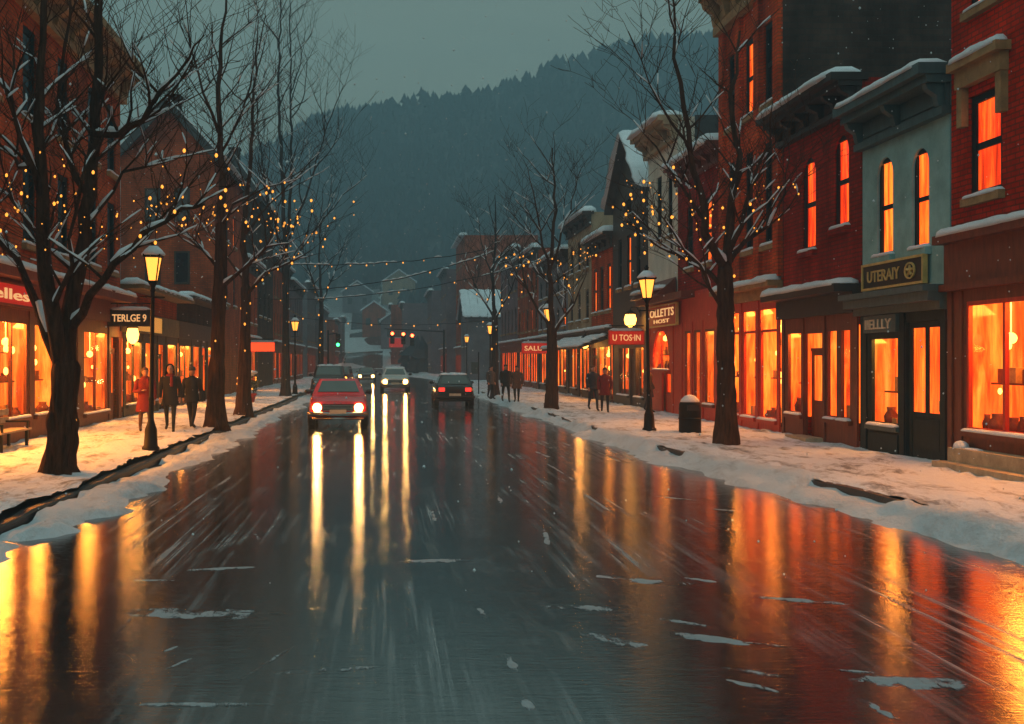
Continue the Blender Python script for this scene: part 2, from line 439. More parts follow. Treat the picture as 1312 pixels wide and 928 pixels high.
for px, py, rx, ry, a in [(560, 720, .5, .16, .1), (820, 745, .7, .2, -.5), (905, 820, .6, .12, -.6), (1010, 770, .6, .12, -.4), (430, 860, .5, .1, .2), (290, 730, .45, .12, .3), (225, 788, .95, .30, 0), (270, 905, .5, .07, 0), (785, 822, .5, .16, -.9), (745, 780, .4, .16, -.2), (880, 800, .35, .1, -.8), (1195, 878, .6, .2, -.1),
                          (975, 865, .35, .08, -.6), (960, 880, .3, .06, -.9), (620, 790, .06, .45, .05), (655, 850, .05, .35, .02), (676, 905, .05, .2, .03), (1000, 830, .4, .05, -.5), (1090, 862, .3, .04, -.3),
                          (200, 745, .3, .06, 0), (330, 690, .06, .5, .2), (215, 835, .03, .25, -.4), (235, 850, .03, .25, -.4), (345, 850, .03, .7, -.3),
                          (700, 690, .05, .8, -.1), (870, 640, .6, .12, -.9), (930, 655, .4, .1, -.7), (640, 640, .05, 1.2, -.05), (555, 660, .04, 1.0, .0), (900, 745, .3, .07, -.8)]:
    p = P(px, py, FPX*CAMZ/(py-VY)); slush(p.x, p.y, rx, ry, a, px*.37)
rg = random.Random(5)
for k in range(12):
    y = 7+rg.random()**1.6*40; x = rg.uniform(-3.4, 6.0)
    if abs(x-.3) < 1.2 and rg.random() < .6: continue
    slush(x, y, rg.uniform(.03, .09), rg.uniform(.2, .9)*(.6+y*.03), rg.uniform(-.12, .12), k*3.1)
slo = SL.build('slush_patches', M['slush'], smooth=True); at_ = slo.data.attributes.new('cover', 'FLOAT', 'POINT'); at_.data.foreach_set('value', COV)
tag(slo, 'grey slush drifts and tyre-smeared streaks lying on the wet road', 'slush', kind='stuff')

# ------------------------------------------------------------------ wooded hill
fm = MB(); rg = random.Random(8)
def conifer(x, y, z, h, r):
    n = 5; rot = rg.random()*6
    for (za, zb, rr) in ((.1, .7, .8), (.45, .86, 1.0), (.62, 1.0, .62)):
        ring = [(x+r*rr*math.cos(rot+2*PI*k/n)*rg.uniform(.7, 1.25), y+r*rr*math.sin(rot+2*PI*k/n), z+h*(za+rg.uniform(-.04, .06))) for k in range(n)]
        fm.add(ring+[(x+rg.uniform(-.3, .3), y, z+h*zb)], [(k, (k+1) % n, n) for k in range(n)])
for k in range(21000):
    y = 178+rg.random()**.75*300; x = rg.uniform(-.48, .55)*y
    c = -4*sm((y-110)/80)
    if abs(x-c+2) < 9 and y < 300: continue
    if y < 235 and fbm(x*.05, y*.05) < .55 and abs(x) < 90: continue
    h = rg.uniform(2.8, 6.5)*(.7+.7*fbm(x*.04, y*.04))
    conifer(x, y, terr(x, y)-.5, h, h*rg.uniform(.2, .36))
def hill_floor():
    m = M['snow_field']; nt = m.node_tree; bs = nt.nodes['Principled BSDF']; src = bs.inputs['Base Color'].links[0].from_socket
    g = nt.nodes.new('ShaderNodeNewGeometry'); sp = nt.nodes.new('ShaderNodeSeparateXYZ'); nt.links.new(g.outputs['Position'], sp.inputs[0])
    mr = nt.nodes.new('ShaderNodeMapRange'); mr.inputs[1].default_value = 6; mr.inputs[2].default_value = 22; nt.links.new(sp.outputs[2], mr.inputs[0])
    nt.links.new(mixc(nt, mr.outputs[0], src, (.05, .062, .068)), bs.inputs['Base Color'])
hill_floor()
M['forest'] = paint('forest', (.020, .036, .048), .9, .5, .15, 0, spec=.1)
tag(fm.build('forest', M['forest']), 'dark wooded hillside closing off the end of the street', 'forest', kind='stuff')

# ------------------------------------------------------------------ buildings
class Face:
    """facade coordinates: u runs along the street, v up, d outward from the wall"""
    def __init__(s, side, fx): s.side = side; s.fx = fx
    def p(s, u, v, d): return (s.side*s.fx-s.side*d, u, v)
    def box(s, mb, u0, u1, v0, v1, d0, d1):
        a = s.p(0, 0, d0)[0]; b = s.p(0, 0, d1)[0]
        mb.box(min(a, b), max(a, b), u0, u1, v0, v1)
    def quad(s, mb, u0, u1, v0, v1, d):
        mb.quad(s.p(u0, v0, d), s.p(u1, v0, d), s.p(u1, v1, d), s.p(u0, v1, d))
    def panel(s, mb, u0, u1, v0, v1, d, ops, reveal=.24):
        ops = [o for o in ops if o[1] > u0 and o[0] < u1 and o[3] > v0 and o[2] < v1]
        us = sorted({u0, u1, *[x for o in ops for x in o[:2] if u0 < x < u1]})
        vs = sorted({v0, v1, *[x for o in ops for x in o[2:4] if v0 < x < v1]})
        for a, b in zip(us, us[1:]):
            for c, e in zip(vs, vs[1:]):
                m, n = (a+b)/2, (c+e)/2
                if any(o[0] < m < o[1] and o[2] < n < o[3] for o in ops): continue
                s.quad(mb, a, b, c, e, d)
        for o in ops:
            a, b, c, e = o[:4]; q = d-reveal
            mb.quad(s.p(a, c, d), s.p(a, e, d), s.p(a, e, q), s.p(a, c, q)); mb.quad(s.p(b, c, d), s.p(b, e, d), s.p(b, e, q), s.p(b, c, q))
            mb.quad(s.p(a, e, d), s.p(b, e, d), s.p(b, e, q), s.p(a, e, q)); mb.quad(s.p(a, c, d), s.p(b, c, d), s.p(b, c, q), s.p(a, c, q))
            if len(o) > 4 and o[4]:   # arched head: fill the corners
                r = (b-a)/2; cu = (a+b)/2; N = 8
                for sg in (-1, 1):
                    arc = [s.p(cu+sg*r*math.cos(PI/2*k/N), e-r+r*math.sin(PI/2*k/N), d) for k in range(N+1)]
                    arc2 = [s.p(cu+sg*r*math.cos(PI/2*k/N), e-r+r*math.sin(PI/2*k/N), q) for k in range(N+1)]
                    c0 = s.p(cu+sg*r, e, d)
                    mb.add([c0]+arc, [(0, k+1, k+2) for k in range(N)])
                    mb.rings([arc, arc2], closed=False, cap=False)

def snowy_sill(F, parent, u0, u1, v, d0, d1, seed=0, h=.07):
    mb = MB(); m = (d0+d1)/2
    snow_strip(mb, F.p(u0, v, m), F.p(u1, v, m), (d1-d0)/2*1.05, h, .09, seed)
    return mb.build('snow', M['snow'], parent, True)

def window(F, root, u0, u1, v0, v1, glass, frame='wood_black', d=0, arch=False, sill='stone_brown', snow=True, rails=1, mull=0, seed=0, detail=True):
    mb = MB(); a, b = d-.13, d-.05; t = min(.13, (u1-u0)*.14)
    F.box(mb, u0, u0+t, v0, v1, a, b); F.box(mb, u1-t, u1, v0, v1, a, b)
    F.box(mb, u0+t, u1-t, v1-t, v1, a, b); F.box(mb, u0+t, u1-t, v0, v0+t, a, b)
    for k in range(rails):
        c = v0+(v1-v0)*(k+1)/(rails+1); F.box(mb, u0+t, u1-t, c-t*.45, c+t*.45, a-.02, b-.01)
    for k in range(mull):
        c = u0+(u1-u0)*(k+1)/(mull+1); F.box(mb, c-t*.35, c+t*.35, v0+t, v1-t, a-.015, b-.015)
    w = mb.build('window', M[frame], root)
    mb = MB(); F.quad(mb, u0+.01, u1-.01, v0+.01, v1-.01, d-.10); mb.build('pane', M[glass], w)
    if sill:
        mb = MB(); F.box(mb, u0-.1, u1+.1, v0-.13, v0+.015, d-.09, d+.12); sl = mb.build('sill', M[sill], w)
        if snow: snowy_sill(F, w, u0-.09, u1+.09, v0+.015, d-.06, d+.13, seed)
    return w

def shop_window(F, root, u0, u1, v0, v1, frame, d, back, mull=1, sill='wood_brown', seed=0, energy=30, transom=0, depth=.45, watts=True, goods=True):
    """display window: frame > pane, sill, snow, the room behind it, lamps and goods on show"""
    rg = random.Random(seed)
    mb = MB(); a, b = d-.075, d-.004; t = .075
    F.box(mb, u0, u0+t, v0, v1, a, b); F.box(mb, u1-t, u1, v0, v1, a, b)
    F.box(mb, u0+t, u1-t, v1-t, v1, a, b); F.box(mb, u0+t, u1-t, v0, v0+t, a, b)
    for k in range(mull):
        c = u0+(u1-u0)*(k+1)/(mull+1); F.box(mb, c-t*.5, c+t*.5, v0+t, v1-t, a-.01, b-.01)
    if transom: F.box(mb, u0+t, u1-t, transom-.035, transom+.035, a-.02, b-.02)
    w = mb.build('shop_window', M[frame], root)
    mb = MB(); F.quad(mb, u0+.02, u1-.02, v0+.02, v1-.02, d-.05); mb.build('pane', M['pane'], w)
    if sill:
        mb = MB(); F.box(mb, u0-.06, u1+.06, v0-.09, v0+.012, d-.003, d+.10); mb.build('sill', M[sill], w)
        snowy_sill(F, w, u0-.04, u1+.04, v0+.012, d-.02, d+.12, seed, .05)
    # the room
    D = depth; d0, d1 = d-.09, d-.10-depth; e = .04; mb = MB(); ms = MB(); dp = lambda f: d-.12-D*f
    q = lambda *c: mb.quad(*[F.p(*x) for x in c])
    lo, hi = v0-.03, v1+e
    mb.add([F.p(u, v, dd) for dd in (d0, d1-.01) for v in (lo, hi) for u in (u0-e, u1+e)], [(2, 3, 7, 6), (0, 1, 5, 4), (4, 5, 7, 6)])
    mb.build('display_room', M['room_wall'], w)
    for u in (u0-e, u1+e):  # no real curtain: sides and back glow, room light put into their colour
        mb = MB(); q((u, v0-.03, d0), (u, v1+e, d0), (u, v1+e, d1), (u, v0-.03, d1)); mb.build('lit_curtain', M[back], w)
    mb = MB(); F.quad(mb, u0-e, u1+e, v0-e, v1+e, d1+.02); mb.build('lit_curtain', M[back], w)
    W, H = u1-u0, v1-v0
    for k in range(max(1, round(W/1.3))):
        uu = u0+W*(k+.5)/max(1, round(W/1.3))+rg.uniform(-.12, .12); vv = v1-H*rg.uniform(.16, .3)
        mb = MB(); mb.ball(F.p(uu, vv, dp(.5)), .10, n=10, m=8); mb.tube([F.p(uu, vv+.08, dp(.5)), F.p(uu, v1+.03, dp(.5))], .012, 5); mb.build('lamp', M['globe'], w, True)
    if goods:
        for k in range(rg.randint(2, 4)):
            mb = MB(); mb.ball(F.p(rg.uniform(u0+.12, u1-.12), v0+H*rg.uniform(.3, .72), dp(rg.uniform(.2, .7))), rg.uniform(.035, .07), 1, 1, 1.5, 8, 6); mb.build('candle_lamp', M['globe'], w, True)
        s2 = v0+H*.66; mb = MB(); F.box(mb, u0-.05, u0+W*rg.uniform(.45, .9), s2, s2+.03, dp(.95), dp(.6)); mb.build('shelf', M['goods'], w)
        for k in range(rg.randint(1, 3)):
            uu = u0+W*rg.uniform(.05, .7); hh = rg.uniform(.08, .25); mb = MB(); mb.lathe(F.p(uu, 0, dp(.75))[0], uu, [(.05, s2+.031), (.07, s2+hh*.5), (.03, s2+hh*.8), (.04, s2+hh)], 8); mb.build('vase', M['goods' if rg.random() < .5 else 'goods_pale'], w, True)
        sh = v0+H*.36; mb = MB(); F.box(mb, u0-.05, u1+.05, sh, sh+.035, dp(.95), dp(.45)); mb.build('shelf', M['goods'], w)
        uu = u0+.1
        while uu < u1-.2:
            ww = rg.uniform(.14, .34); hh = rg.uniform(.12, .42)
            mb = MB(); mb.box(*sorted((F.p(0, 0, dp(.9))[0], F.p(0, 0, dp(.55))[0])), uu, uu+ww, sh+.037, sh+.037+hh*.8); mb.build('parcel', M['goods' if rg.random() < .6 else 'goods_pale'], w)
            mb = MB()
            if rg.random() < .75: mb.lathe(F.p(uu, 0, dp(.25))[0], uu+ww/2, [(.02, v0-.02), (ww*.45, v0), (ww*.55, v0+hh*.5), (ww*.3, v0+hh*.8), (ww*.34, v0+hh)], 8); mb.build('vase', M['goods'], w, True)
            else: mb.box(*sorted((F.p(0, 0, dp(.4))[0], F.p(0, 0, dp(.08))[0])), uu, uu+ww, v0-.025, v0+hh*.9); mb.build('parcel', M['goods_pale'], w)
            uu += ww+rg.uniform(.06, .22)
    if watts:
        L = bpy.data.lights.new('shop_light', 'AREA'); L.shape = 'RECTANGLE'; L.size = D*.7; L.size_y = max(.5, W*.8)
        L.energy = energy*W*H*(1.5 if F.side > 0 else 2.6); L.color = (1, .31, .038)
        o = bpy.data.objects.new('shop_light', L); COL.objects.link(o); o.parent = w
        o.location = Vector(F.p((u0+u1)/2, v1-.05, dp(.5)))-OFF[w.name]
        o.rotation_euler = (0, R(40)*F.side, 0)
    return w

def door(F, root, u0, u1, v0, v1, d, leaf, glass, glazed=.45, transom=True, panes=1, steps=0):
    mb = MB(); vt = v1-.42 if transom else v1
    t = .11; a, b = d-.07, d
    g0 = v0+(vt-v0)*glazed
    F.box(mb, u0, u0+t, v0, vt, a, b); F.box(mb, u1-t, u1, v0, vt, a, b); F.box(mb, u0+t, u1-t, vt-t, vt, a, b)
    F.box(mb, u0+t, u1-t, v0, g0, a+.015, b-.012)
    F.box(mb, u0+t+.08, u1-t-.08, v0+.2, g0-.12, a+.02, b+.006)
    for k in range(panes-1):
        c = u0+t+(u1-u0-2*t)*(k+1)/panes; F.box(mb, c-.06, c+.06, g0, vt-t, a+.005, b-.005)
    if transom: F.box(mb, u0, u1, vt+.001, vt+.07, a-.02, b+.02)
    o = mb.build('door', M[leaf], root)
    mb = MB(); F.quad(mb, u0+t-.01, u1-t+.01, g0-.01, vt-t+.01, d-.04)
    if transom: F.quad(mb, u0+.01, u1-.01, vt+.05, v1, d-.05)
    mb.build('pane', M[glass], o)
    mb = MB(); uu = u0+t*.55; mb.tube([F.p(uu, v0+.95, d), F.p(uu, v0+.95, d+.06), F.p(uu, v0+1.15, d+.06), F.p(uu, v0+1.15, d)], .015, 6); mb.build('handle', M['letter_gold'], o, True)
    return o

def shell(F, root, y0, y1, h, depth, mat, v0=-.1, ops=(), stepped=None, rev=.18, roofmat='slate', ends=True):
    """upper front wall, end walls and back as one mesh, flat roof as another"""
    mb = MB(); F.panel(mb, y0, y1, v0, h, 0, ops, rev)
    for u in (y0, y1):
        if stepped:
            pts = [(0, -.1), (0, h)]
            for dd, hh in stepped: pts += [(-dd, pts[-1][1]), (-dd, hh)]
            pts += [(-depth, pts[-1][1]), (-depth, -.1)]
            mb.add([F.p(u, v, d) for d, v in pts], [tuple(range(len(pts)))])
        else: mb.quad(F.p(u, -.1, 0), F.p(u, h, 0), F.p(u, h, -depth), F.p(u, -.1, -depth))
    hb = stepped[-1][1] if stepped else h
    mb.quad(F.p(y0, -.1, -depth), F.p(y1, -.1, -depth), F.p(y1, hb, -depth), F.p(y0, hb, -depth))
    w = mb.build('wall', M[mat], root)
    mb = MB()
    if stepped:
        prev = 0; ph = h
        for dd, hh in list(stepped)+[(depth, None)]:
            F.box(mb, y0+.03, y1-.03, ph-.25, ph-.12, -dd+.02, -prev-.02)
            prev = dd; ph = hh if hh else ph
    else: F.box(mb, y0+.04, y1-.04, h-.3, h-.16, -depth+.02, -.04)
    r = mb.build('roof', M[roofmat], root)
    return w, r

def roof_snow(F, root, y0, y1, h, d=.0, w=.4, th=.22, seed=0):
    mb = MB(); snow_strip(mb, F.p(y0, h, d), F.p(y1, h, d), w, th, .22, seed, .3)
    return mb.build('roof_snow', M['snow'], root, True)

def cornice(F, root, y0, y1, v0, v1, mat, proj=.5, brackets=6, e=.06, big=False):
    mb = MB(); H = v1-v0
    F.box(mb, y0-e, y1+e, v0, v0+H*.16, .003, proj*.28)
    F.box(mb, y0-e*.5, y1+e*.5, v0+H*.16, v0+H*.62, .003, proj*.14)
    F.box(mb, y0-e, y1+e, v0+H*.62, v0+H*.78, .003, proj*.75)
    F.box(mb, y0-e-.03, y1+e+.03, v0+H*.78, v1, -.12, proj)
    for k in range(brackets):
        u = lerp(y0+.12, y1-.12, k/(brackets-1)); b = .09 if not big else .14
        pr = [(.0, v0+H*.1), (proj*.3, v0+H*.18), (proj*.36, v0+H*.38), (proj*.62, v0+H*.5), (proj*.68, v0+H*.62), (0, v0+H*.62)]
        mb.rings([[F.p(u-b, v, d+.004) for d, v in pr], [F.p(u+b, v, d+.004) for d, v in pr]])
    for k in range(brackets-1):      # sunk frieze panels
        a = lerp(y0+.12, y1-.12, k/(brackets-1))+.2; b = lerp(y0+.12, y1-.12, (k+1)/(brackets-1))-.2
        if b-a > .15: F.box(mb, a, b, v0+H*.24, v0+H*.54, .004, proj*.14+.03)
    return mb.build('cornice', M[mat], root)

FR = Face(1, FXR); FL = Face(-1, FXL)
BL = {}
def bthing(name, label, F, y0, y1, group=None):
    c = F.p((y0+y1)/2, 0, -2); return thing(name, label, 'building', c, group)

# ---- text on signs
def text_geo(s, width, height, depth=.02):
    cu = bpy.data.curves.new('lettering', 'FONT'); cu.body = s; cu.align_x = 'CENTER'; cu.align_y = 'CENTER'; cu.extrude = depth; cu.resolution_u = 3; cu.offset = .012
    o = bpy.data.objects.new('lettering', cu); COL.objects.link(o)
    bpy.context.view_layer.update()
    me = bpy.data.meshes.new_from_object(o.evaluated_get(bpy.context.evaluated_depsgraph_get()))
    vs = [v.co.copy() for v in me.vertices]; fs = [tuple(p.vertices) for p in me.polygons]
    bpy.data.objects.remove(o); bpy.data.curves.remove(cu); bpy.data.meshes.remove(me)
    x0, x1 = min(v.x for v in vs), max(v.x for v in vs); y0, y1 = min(v.y for v in vs), max(v.y for v in vs)
    return [((v.x-(x0+x1)/2)/(x1-x0)*width, (v.y-(y0+y1)/2)/(y1-y0)*height, v.z) for v in vs], fs
def lettering(parent, s, where, c, w, h, mat, d=.02, name='lettering', tilt=0):
    """where: 'R' or 'L' facade, or 'C' facing down the street"""
    vs, fs = text_geo(s, w, h, d); mb = MB(); out = []
    for x, y, z in vs:
        if where == 'R': out.append((c[0]-z, c[1]-x, c[2]+y))
        elif where == 'L': out.append((c[0]+z, c[1]+x, c[2]+y))
        else: out.append((c[0]+x, c[1]-z, c[2]+y))
    mb.add(out, fs); return mb.build(name, M[mat], parent)

# ================= right side, from the near end
# R1: tall red brick with the big orange shop windows
y0, y1 = 12.5, 21.40; h = 11.6
r = bthing('brick_building', 'bright red brick building with stone window hoods, broad orange shop windows and stone steps', FR, y0, y1)
ST = 4.36
wins = [(19.65, 20.75, 4.95, 6.75), (16.9, 18.0, 4.95, 6.75), (14.2, 15.3, 4.95, 6.75), (19.65, 20.75, 8.25, 10.1), (16.9, 18.0, 8.25, 10.1), (14.2, 15.3, 8.25, 10.1)]
shell(FR, r, y0, y1, h, 12, 'brick_red', ST, wins)
for i, w in enumerate(wins):
    window(FR, r, *w, 'lit_red', 'wood_black', seed=i, rails=1)
    mb = MB(); a, b, c, e = w
    FR.box(mb, a-.22, b+.22, e+.18, e+.5, .003, .16); FR.box(mb, a-.3, b+.3, e+.5, e+.66, .003, .27)
    for q in (a-.2, b+.02): FR.box(mb, q, q+.18, e-.5, e+.18, .003, .13)
    mb.build('window_hood', M['stone_brown'], r); 
    mb = MB(); snow_strip(mb, FR.p(a-.3, e+.66, .14), FR.p(b+.3, e+.66, .14), .15, .13, .1, i); mb.build('snow', M['snow'], r, True)
sh = [(18.3, 20.75, .85, 3.14), (15.6, 18.05, .85, 3.14), (13.0, 15.3, .85, 3.14)]
mb = MB(); FR.panel(mb, y0, y1, -.1, 3.35, .05, sh, .08)
for u in (21.22, 20.86, 18.1, 15.37): FR.box(mb, u, u+.16, 0, 3.34, .052, .085)
mb.build('shopfront', M['wood_brown'], r)
mb = MB(); FR.box(mb, y0, y1, 3.35, 4.2, -.05, .14); FR.box(mb, y0, y1, 4.2, ST, -.05, .36); FR.box(mb, y0, y1, 3.35, 3.47, .14, .24); mb.build('fascia', M['wood_brown'], r)
mb = MB(); snow_strip(mb, FR.p(y0, ST, .2), FR.p(y1, ST, .2), .2, .12, .16, 4); mb.build('ledge_snow', M['snow'], r, True)
for i, s in enumerate(sh): shop_window(FR, r, *s, 'wood_red', .05, 'lit_orange', 1, seed=20+i, energy=20, depth=.75)
mb = MB(); FR.box(mb, y0, 20.85, -.1, .32, .06, .62); FR.box(mb, y0, 20.8, .321, .56, .06, .36); mb.build('steps', M['stone_step'], r)
mb = MB(); mb.ball(FR.p(20.6, .58, .22), .14, .9, 1.2, .8, 8, 6); mb.ball(FR.p(20.2, .56, .2), .1, 1, 3, .3, 8, 6); mb.build('snow', M['snow'], r, True)
cornice(FR, r, y0, y1, 10.7, h+.1, 'stone_brown', .6, 9)

# R2: narrow teal storefront
y0, y1 = 21.46, 25.36; h = 7.55
r = bthing('painted_building', 'narrow grey-green building with two slim lit windows, dark carved cornice and black door recess', FR, y0, y1)
wins = [(22.28, 22.98, 4.25, 6.2, 1), (23.85, 24.6, 4.25, 6.3, 1)]
shell(FR, r, y0, y1, h-.1, 11, 'stucco_teal', 3.5, wins)
for i, w in enumerate(wins):
    window(FR, r, *w[:4], 'lit_orange', 'wood_black', arch=True, sill='stucco_teal', seed=i)
cornice(FR, r, y0, y1, 6.62, h, 'wood_teal', .62, 3)
roof_snow(FR, r, y0, y1, h, .28, .4, .17, 2)
so = [(23.45, 24.85, .75, 2.62), (21.62, 23.15, -.1, 2.85)]
mb = MB(); FR.panel(mb, y0, y1, -.1, 3.05, .05, so, .08)
for u in (21.47, 23.17, 24.98): FR.box(mb, u, u+.2, 0, 3.04, .052, .085)
FR.box(mb, 23.45, 24.85, .2, .6, .052, .09); mb.build('shopfront', M['wood_black'], r)
mb = MB(); FR.box(mb, y0-.02, y1+.02, 3.05, 3.2, -.05, .2); FR.box(mb, y0-.02, y1+.02, 3.2, 3.38, -.05, .42); FR.box(mb, y0-.04, y1+.04, 3.38, 3.5, -.05, .52); mb.build('ledge', M['wood_teal'], r)
mb = MB(); FR.box(mb, 23.4, 24.95, 2.68, 3.03, .06, .15); mb.build('fascia', M['wood_teal'], r)
lettering(r, 'IIELLLY', 'R', FR.p(24.2, 2.85, .155), 1.25, .2, 'letter_pale')
shop_window(FR, r, *so[0], 'wood_black', .05, 'lit_gold', 0, 'wood_teal', 31, 22)
mb = MB()   # recess behind the door opening
for q in (((21.62, -.1, -.15), (21.62, 2.85, -.15), (21.62, 2.85, -.9), (21.62, -.1, -.9)), ((23.15, -.1, -.15), (23.15, 2.85, -.15), (23.15, 2.85, -.9), (23.15, -.1, -.9)),
          ((21.62, 2.85, -.15), (23.15, 2.85, -.15), (23.15, 2.85, -.9), (21.62, 2.85, -.9)), ((21.62, .2, -.15), (23.15, .2, -.15), (23.15, .2, -.9), (21.62, .2, -.9))):
    mb.quad(*[FR.p(*x) for x in q])
mb.build('door_recess', M['wood_black'], r)
door(FR, r, 21.66, 23.1, .2, 2.84, .0, 'wood_black', 'lit_orange', .34, False, 2)

# R3: dark crimson brick, arched windows
y0, y1 = 25.42, 30.36; h = 8.35
r = bthing('brick_building', 'dark crimson brick building with two arched upper windows and black snow-edged cornice', FR, y0, y1)
wins = [(26.1, 26.95, 5.1, 7.2, 1), (28.1, 29.0, 4.75, 7.05, 1)]
shell(FR, r, y0, y1, h-.1, 11, 'brick_crimson', 3.6, wins)
for i, w in enumerate(wins): window(FR, r, *w[:4], 'lit_red', 'wood_black', sill='brick_crimson', seed=5+i)
cornice(FR, r, y0, y1, 7.6, h, 'cornice_black', .7, 6)
roof_snow(FR, r, y0, y1, h, .3, .5, .2, 7)
so = [(25.85, 26.5, .75, 2.85), (26.62, 27.3, .75, 2.85), (28.85, 29.95, .75, 2.85), (27.5, 28.7, -.1, 2.75)]
mb = MB(); FR.panel(mb, y0, y1, -.1, 3.15, .05, so, .08)
for u in (25.45, 27.33, 28.72, 30.1): FR.box(mb, u, u+.14, 0, 3.14, .052, .085)
mb.build('shopfront', M['wood_brown'], r)
mb = MB(); FR.box(mb, y0, y1, 3.15, 3.6, -.05, .2); FR.box(mb, y0, y1, 3.6, 3.78, -.05, .6); mb.build('awning_ledge', M['cornice_black'], r)
mb = MB(); snow_strip(mb, FR.p(y0, 3.78, .3), FR.p(y1, 3.78, .3), .36, .16, .16, 9); mb.build('ledge_snow', M['snow'], r, True)
for i, s in enumerate(so[:3]): shop_window(FR, r, *s, 'wood_brown', .05, 'lit_orange', 0, seed=40+i, energy=20, watts=(i == 2), goods=i != 1)
door(FR, r, 27.5, 28.7, .15, 2.75, -.12, 'wood_brown', 'lit_gold', .45)
mb = MB(); FR.box(mb, 27.4, 28.8, -.1, .28, .06, .5); mb.build('doorstep', M['stone_step'], r)

# R4: tall rust brick building with a heavy bracketed cornice
y0, y1 = 30.42, 35.85; h = 13.3
r = bthing('brick_building', 'tallest rust-red brick building with heavy bracketed cornice and bare dark side wall', FR, y0, y1)
wins = [(31.0, 31.9, 5.2, 8.0), (32.7, 33.6, 5.2, 8.0), (34.3, 35.2, 5.2, 8.0), (31.0, 31.9, 9.0, 11.2), (32.7, 33.6, 9.0, 11.2), (34.3, 35.2, 9.0, 11.2)]
mb = MB(); FR.panel(mb, y0, y1, 4.1, h, 0, wins, .24)
for u in (y0+.02, 32.05, 33.75, 35.4): FR.box(mb, u, u+.42, 4.3, 12.0, .002, .12)
mb.build('wall', M['brick_rust'], r)
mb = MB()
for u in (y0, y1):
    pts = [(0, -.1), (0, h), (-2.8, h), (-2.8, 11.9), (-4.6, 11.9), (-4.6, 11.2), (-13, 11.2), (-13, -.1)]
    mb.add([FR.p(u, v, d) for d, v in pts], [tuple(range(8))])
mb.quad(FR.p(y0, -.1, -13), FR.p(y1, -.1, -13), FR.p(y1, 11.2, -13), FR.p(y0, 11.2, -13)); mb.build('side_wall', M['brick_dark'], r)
mb = MB(); FR.box(mb, y0+.03, y1-.03, 10.9, 11.1, -12.97, -4.6); FR.box(mb, y0+.03, y1-.03, 12.9, 13.1, -2.8, -.1); mb.build('roof', M['slate'], r)
mb = MB(); snow_strip(mb, (15.2, y0+.1, 11.22), (23, y0+.1, 11.22), .3, .22, .2, 3); snow_strip(mb, (13.3, y0+.1, 11.92), (15.0, y0+.1, 11.92), .25, .14, .2, 5); mb.build('roof_snow', M['snow'], r, True)
for i, w in enumerate(wins): window(FR, r, *w, 'glass_dark' if i != 4 else 'lit_amber', 'wood_black', seed=60+i)
cornice(FR, r, y0, y1, 12.0, 13.7, 'stone_brown', .95, 6, big=True)
so = [(30.68, 32.1, .5, 3.55), (32.45, 33.6, .5, 3.55), (33.95, 35.55, .5, 3.55)]
mb = MB(); FR.panel(mb, y0, y1, -.1, 3.75, .05, so, .08)
for u in (30.45, 32.18, 33.68, 35.6): FR.box(mb, u, u+.18, 0, 3.74, .052, .085)
mb.build('shopfront', M['wood_red'], r)
mb = MB(); FR.box(mb, y0, y1, 3.75, 4.05, -.05, .15); FR.box(mb, y0, y1, 4.05, 4.2, -.05, .4); mb.build('ledge', M['stone_brown'], r)
mb = MB(); snow_strip(mb, FR.p(y0, 4.2, .2), FR.p(y1, 4.2, .2), .25, .15, .16, 19); mb.build('ledge_snow', M['snow'], r, True)
for i, s in enumerate(so): shop_window(FR, r, *s, 'wood_red', .05, 'lit_orange', 0, 'wood_red', 50+i, 20, 2.9)

# R5: lower red brick, red shop with arched window
y0, y1 = 35.92, 45.8; h = 8.8
r = bthing('brick_building', 'low red brick building with a scarlet shopfront, arched window and lettered board', FR, y0, 41.2)
wins = [(37.0, 37.8, 5.2, 7.3), (39.2, 40.0, 5.2, 7.3)]
shell(FR, r, y0, 41.2, h, 10, 'brick_crimson', 4.4, wins)
for i, w in enumerate(wins): window(FR, r, *w, 'glass_dark' if i else 'lit_amber', seed=70+i)
cornice(FR, r, y0, 41.2, 8.2, h+.05, 'wood_brown', .5, 6); roof_snow(FR, r, y0, 41.2, h+.05, .2, .45, .25, 11)
so = [(42.2, 44.9, 1.75, 3.25, 1), (36.5, 37.6, .7, 3.1), (38.1, 38.9, .7, 3.1), (39.3, 40.1, .7, 3.1), (42.0, 43.4, -.1, 1.72)]
mb = MB(); FR.panel(mb, y0, y1, -.1, 4.4, .05, so, .08)
for u in (35.95, 37.75, 39.02, 40.35, 41.6, 45.3): FR.box(mb, u, u+.18, 0, 3.4, .052, .085)
mb.build('shopfront', M['wood_red'], r)
mb = MB(); FR.box(mb, 38.8, y1, 4.2, 4.42, -.05, .5)
pr = [(.06, 4.42), (.75, 4.42), (.06, 5.05)]; mb.rings([[FR.p(41.25, v, d) for d, v in pr], [FR.p(45.7, v, d) for d, v in pr]]); mb.build('hood', M['wood_brown'], r)
mb = MB(); snow_strip(mb, FR.p(41.3, 4.66, .5), FR.p(45.7, 4.66, .5), .3, .14, .2, 23); mb.build('hood_snow', M['snow'], r, True)
shop_window(FR, r, *so[0][:4], 'wood_red', .05, 'lit_red', 1, 'wood_red', 81, 24)
for i, s in enumerate(so[1:4]): shop_window(FR, r, *s, 'wood_brown', .05, 'lit_amber', 0, 'wood_brown', 82+i, 14, watts=i == 0, goods=False)
door(FR, r, 42.0, 43.4, .15, 1.71+.0, -.1, 'wood_red', 'lit_red', .5, False)

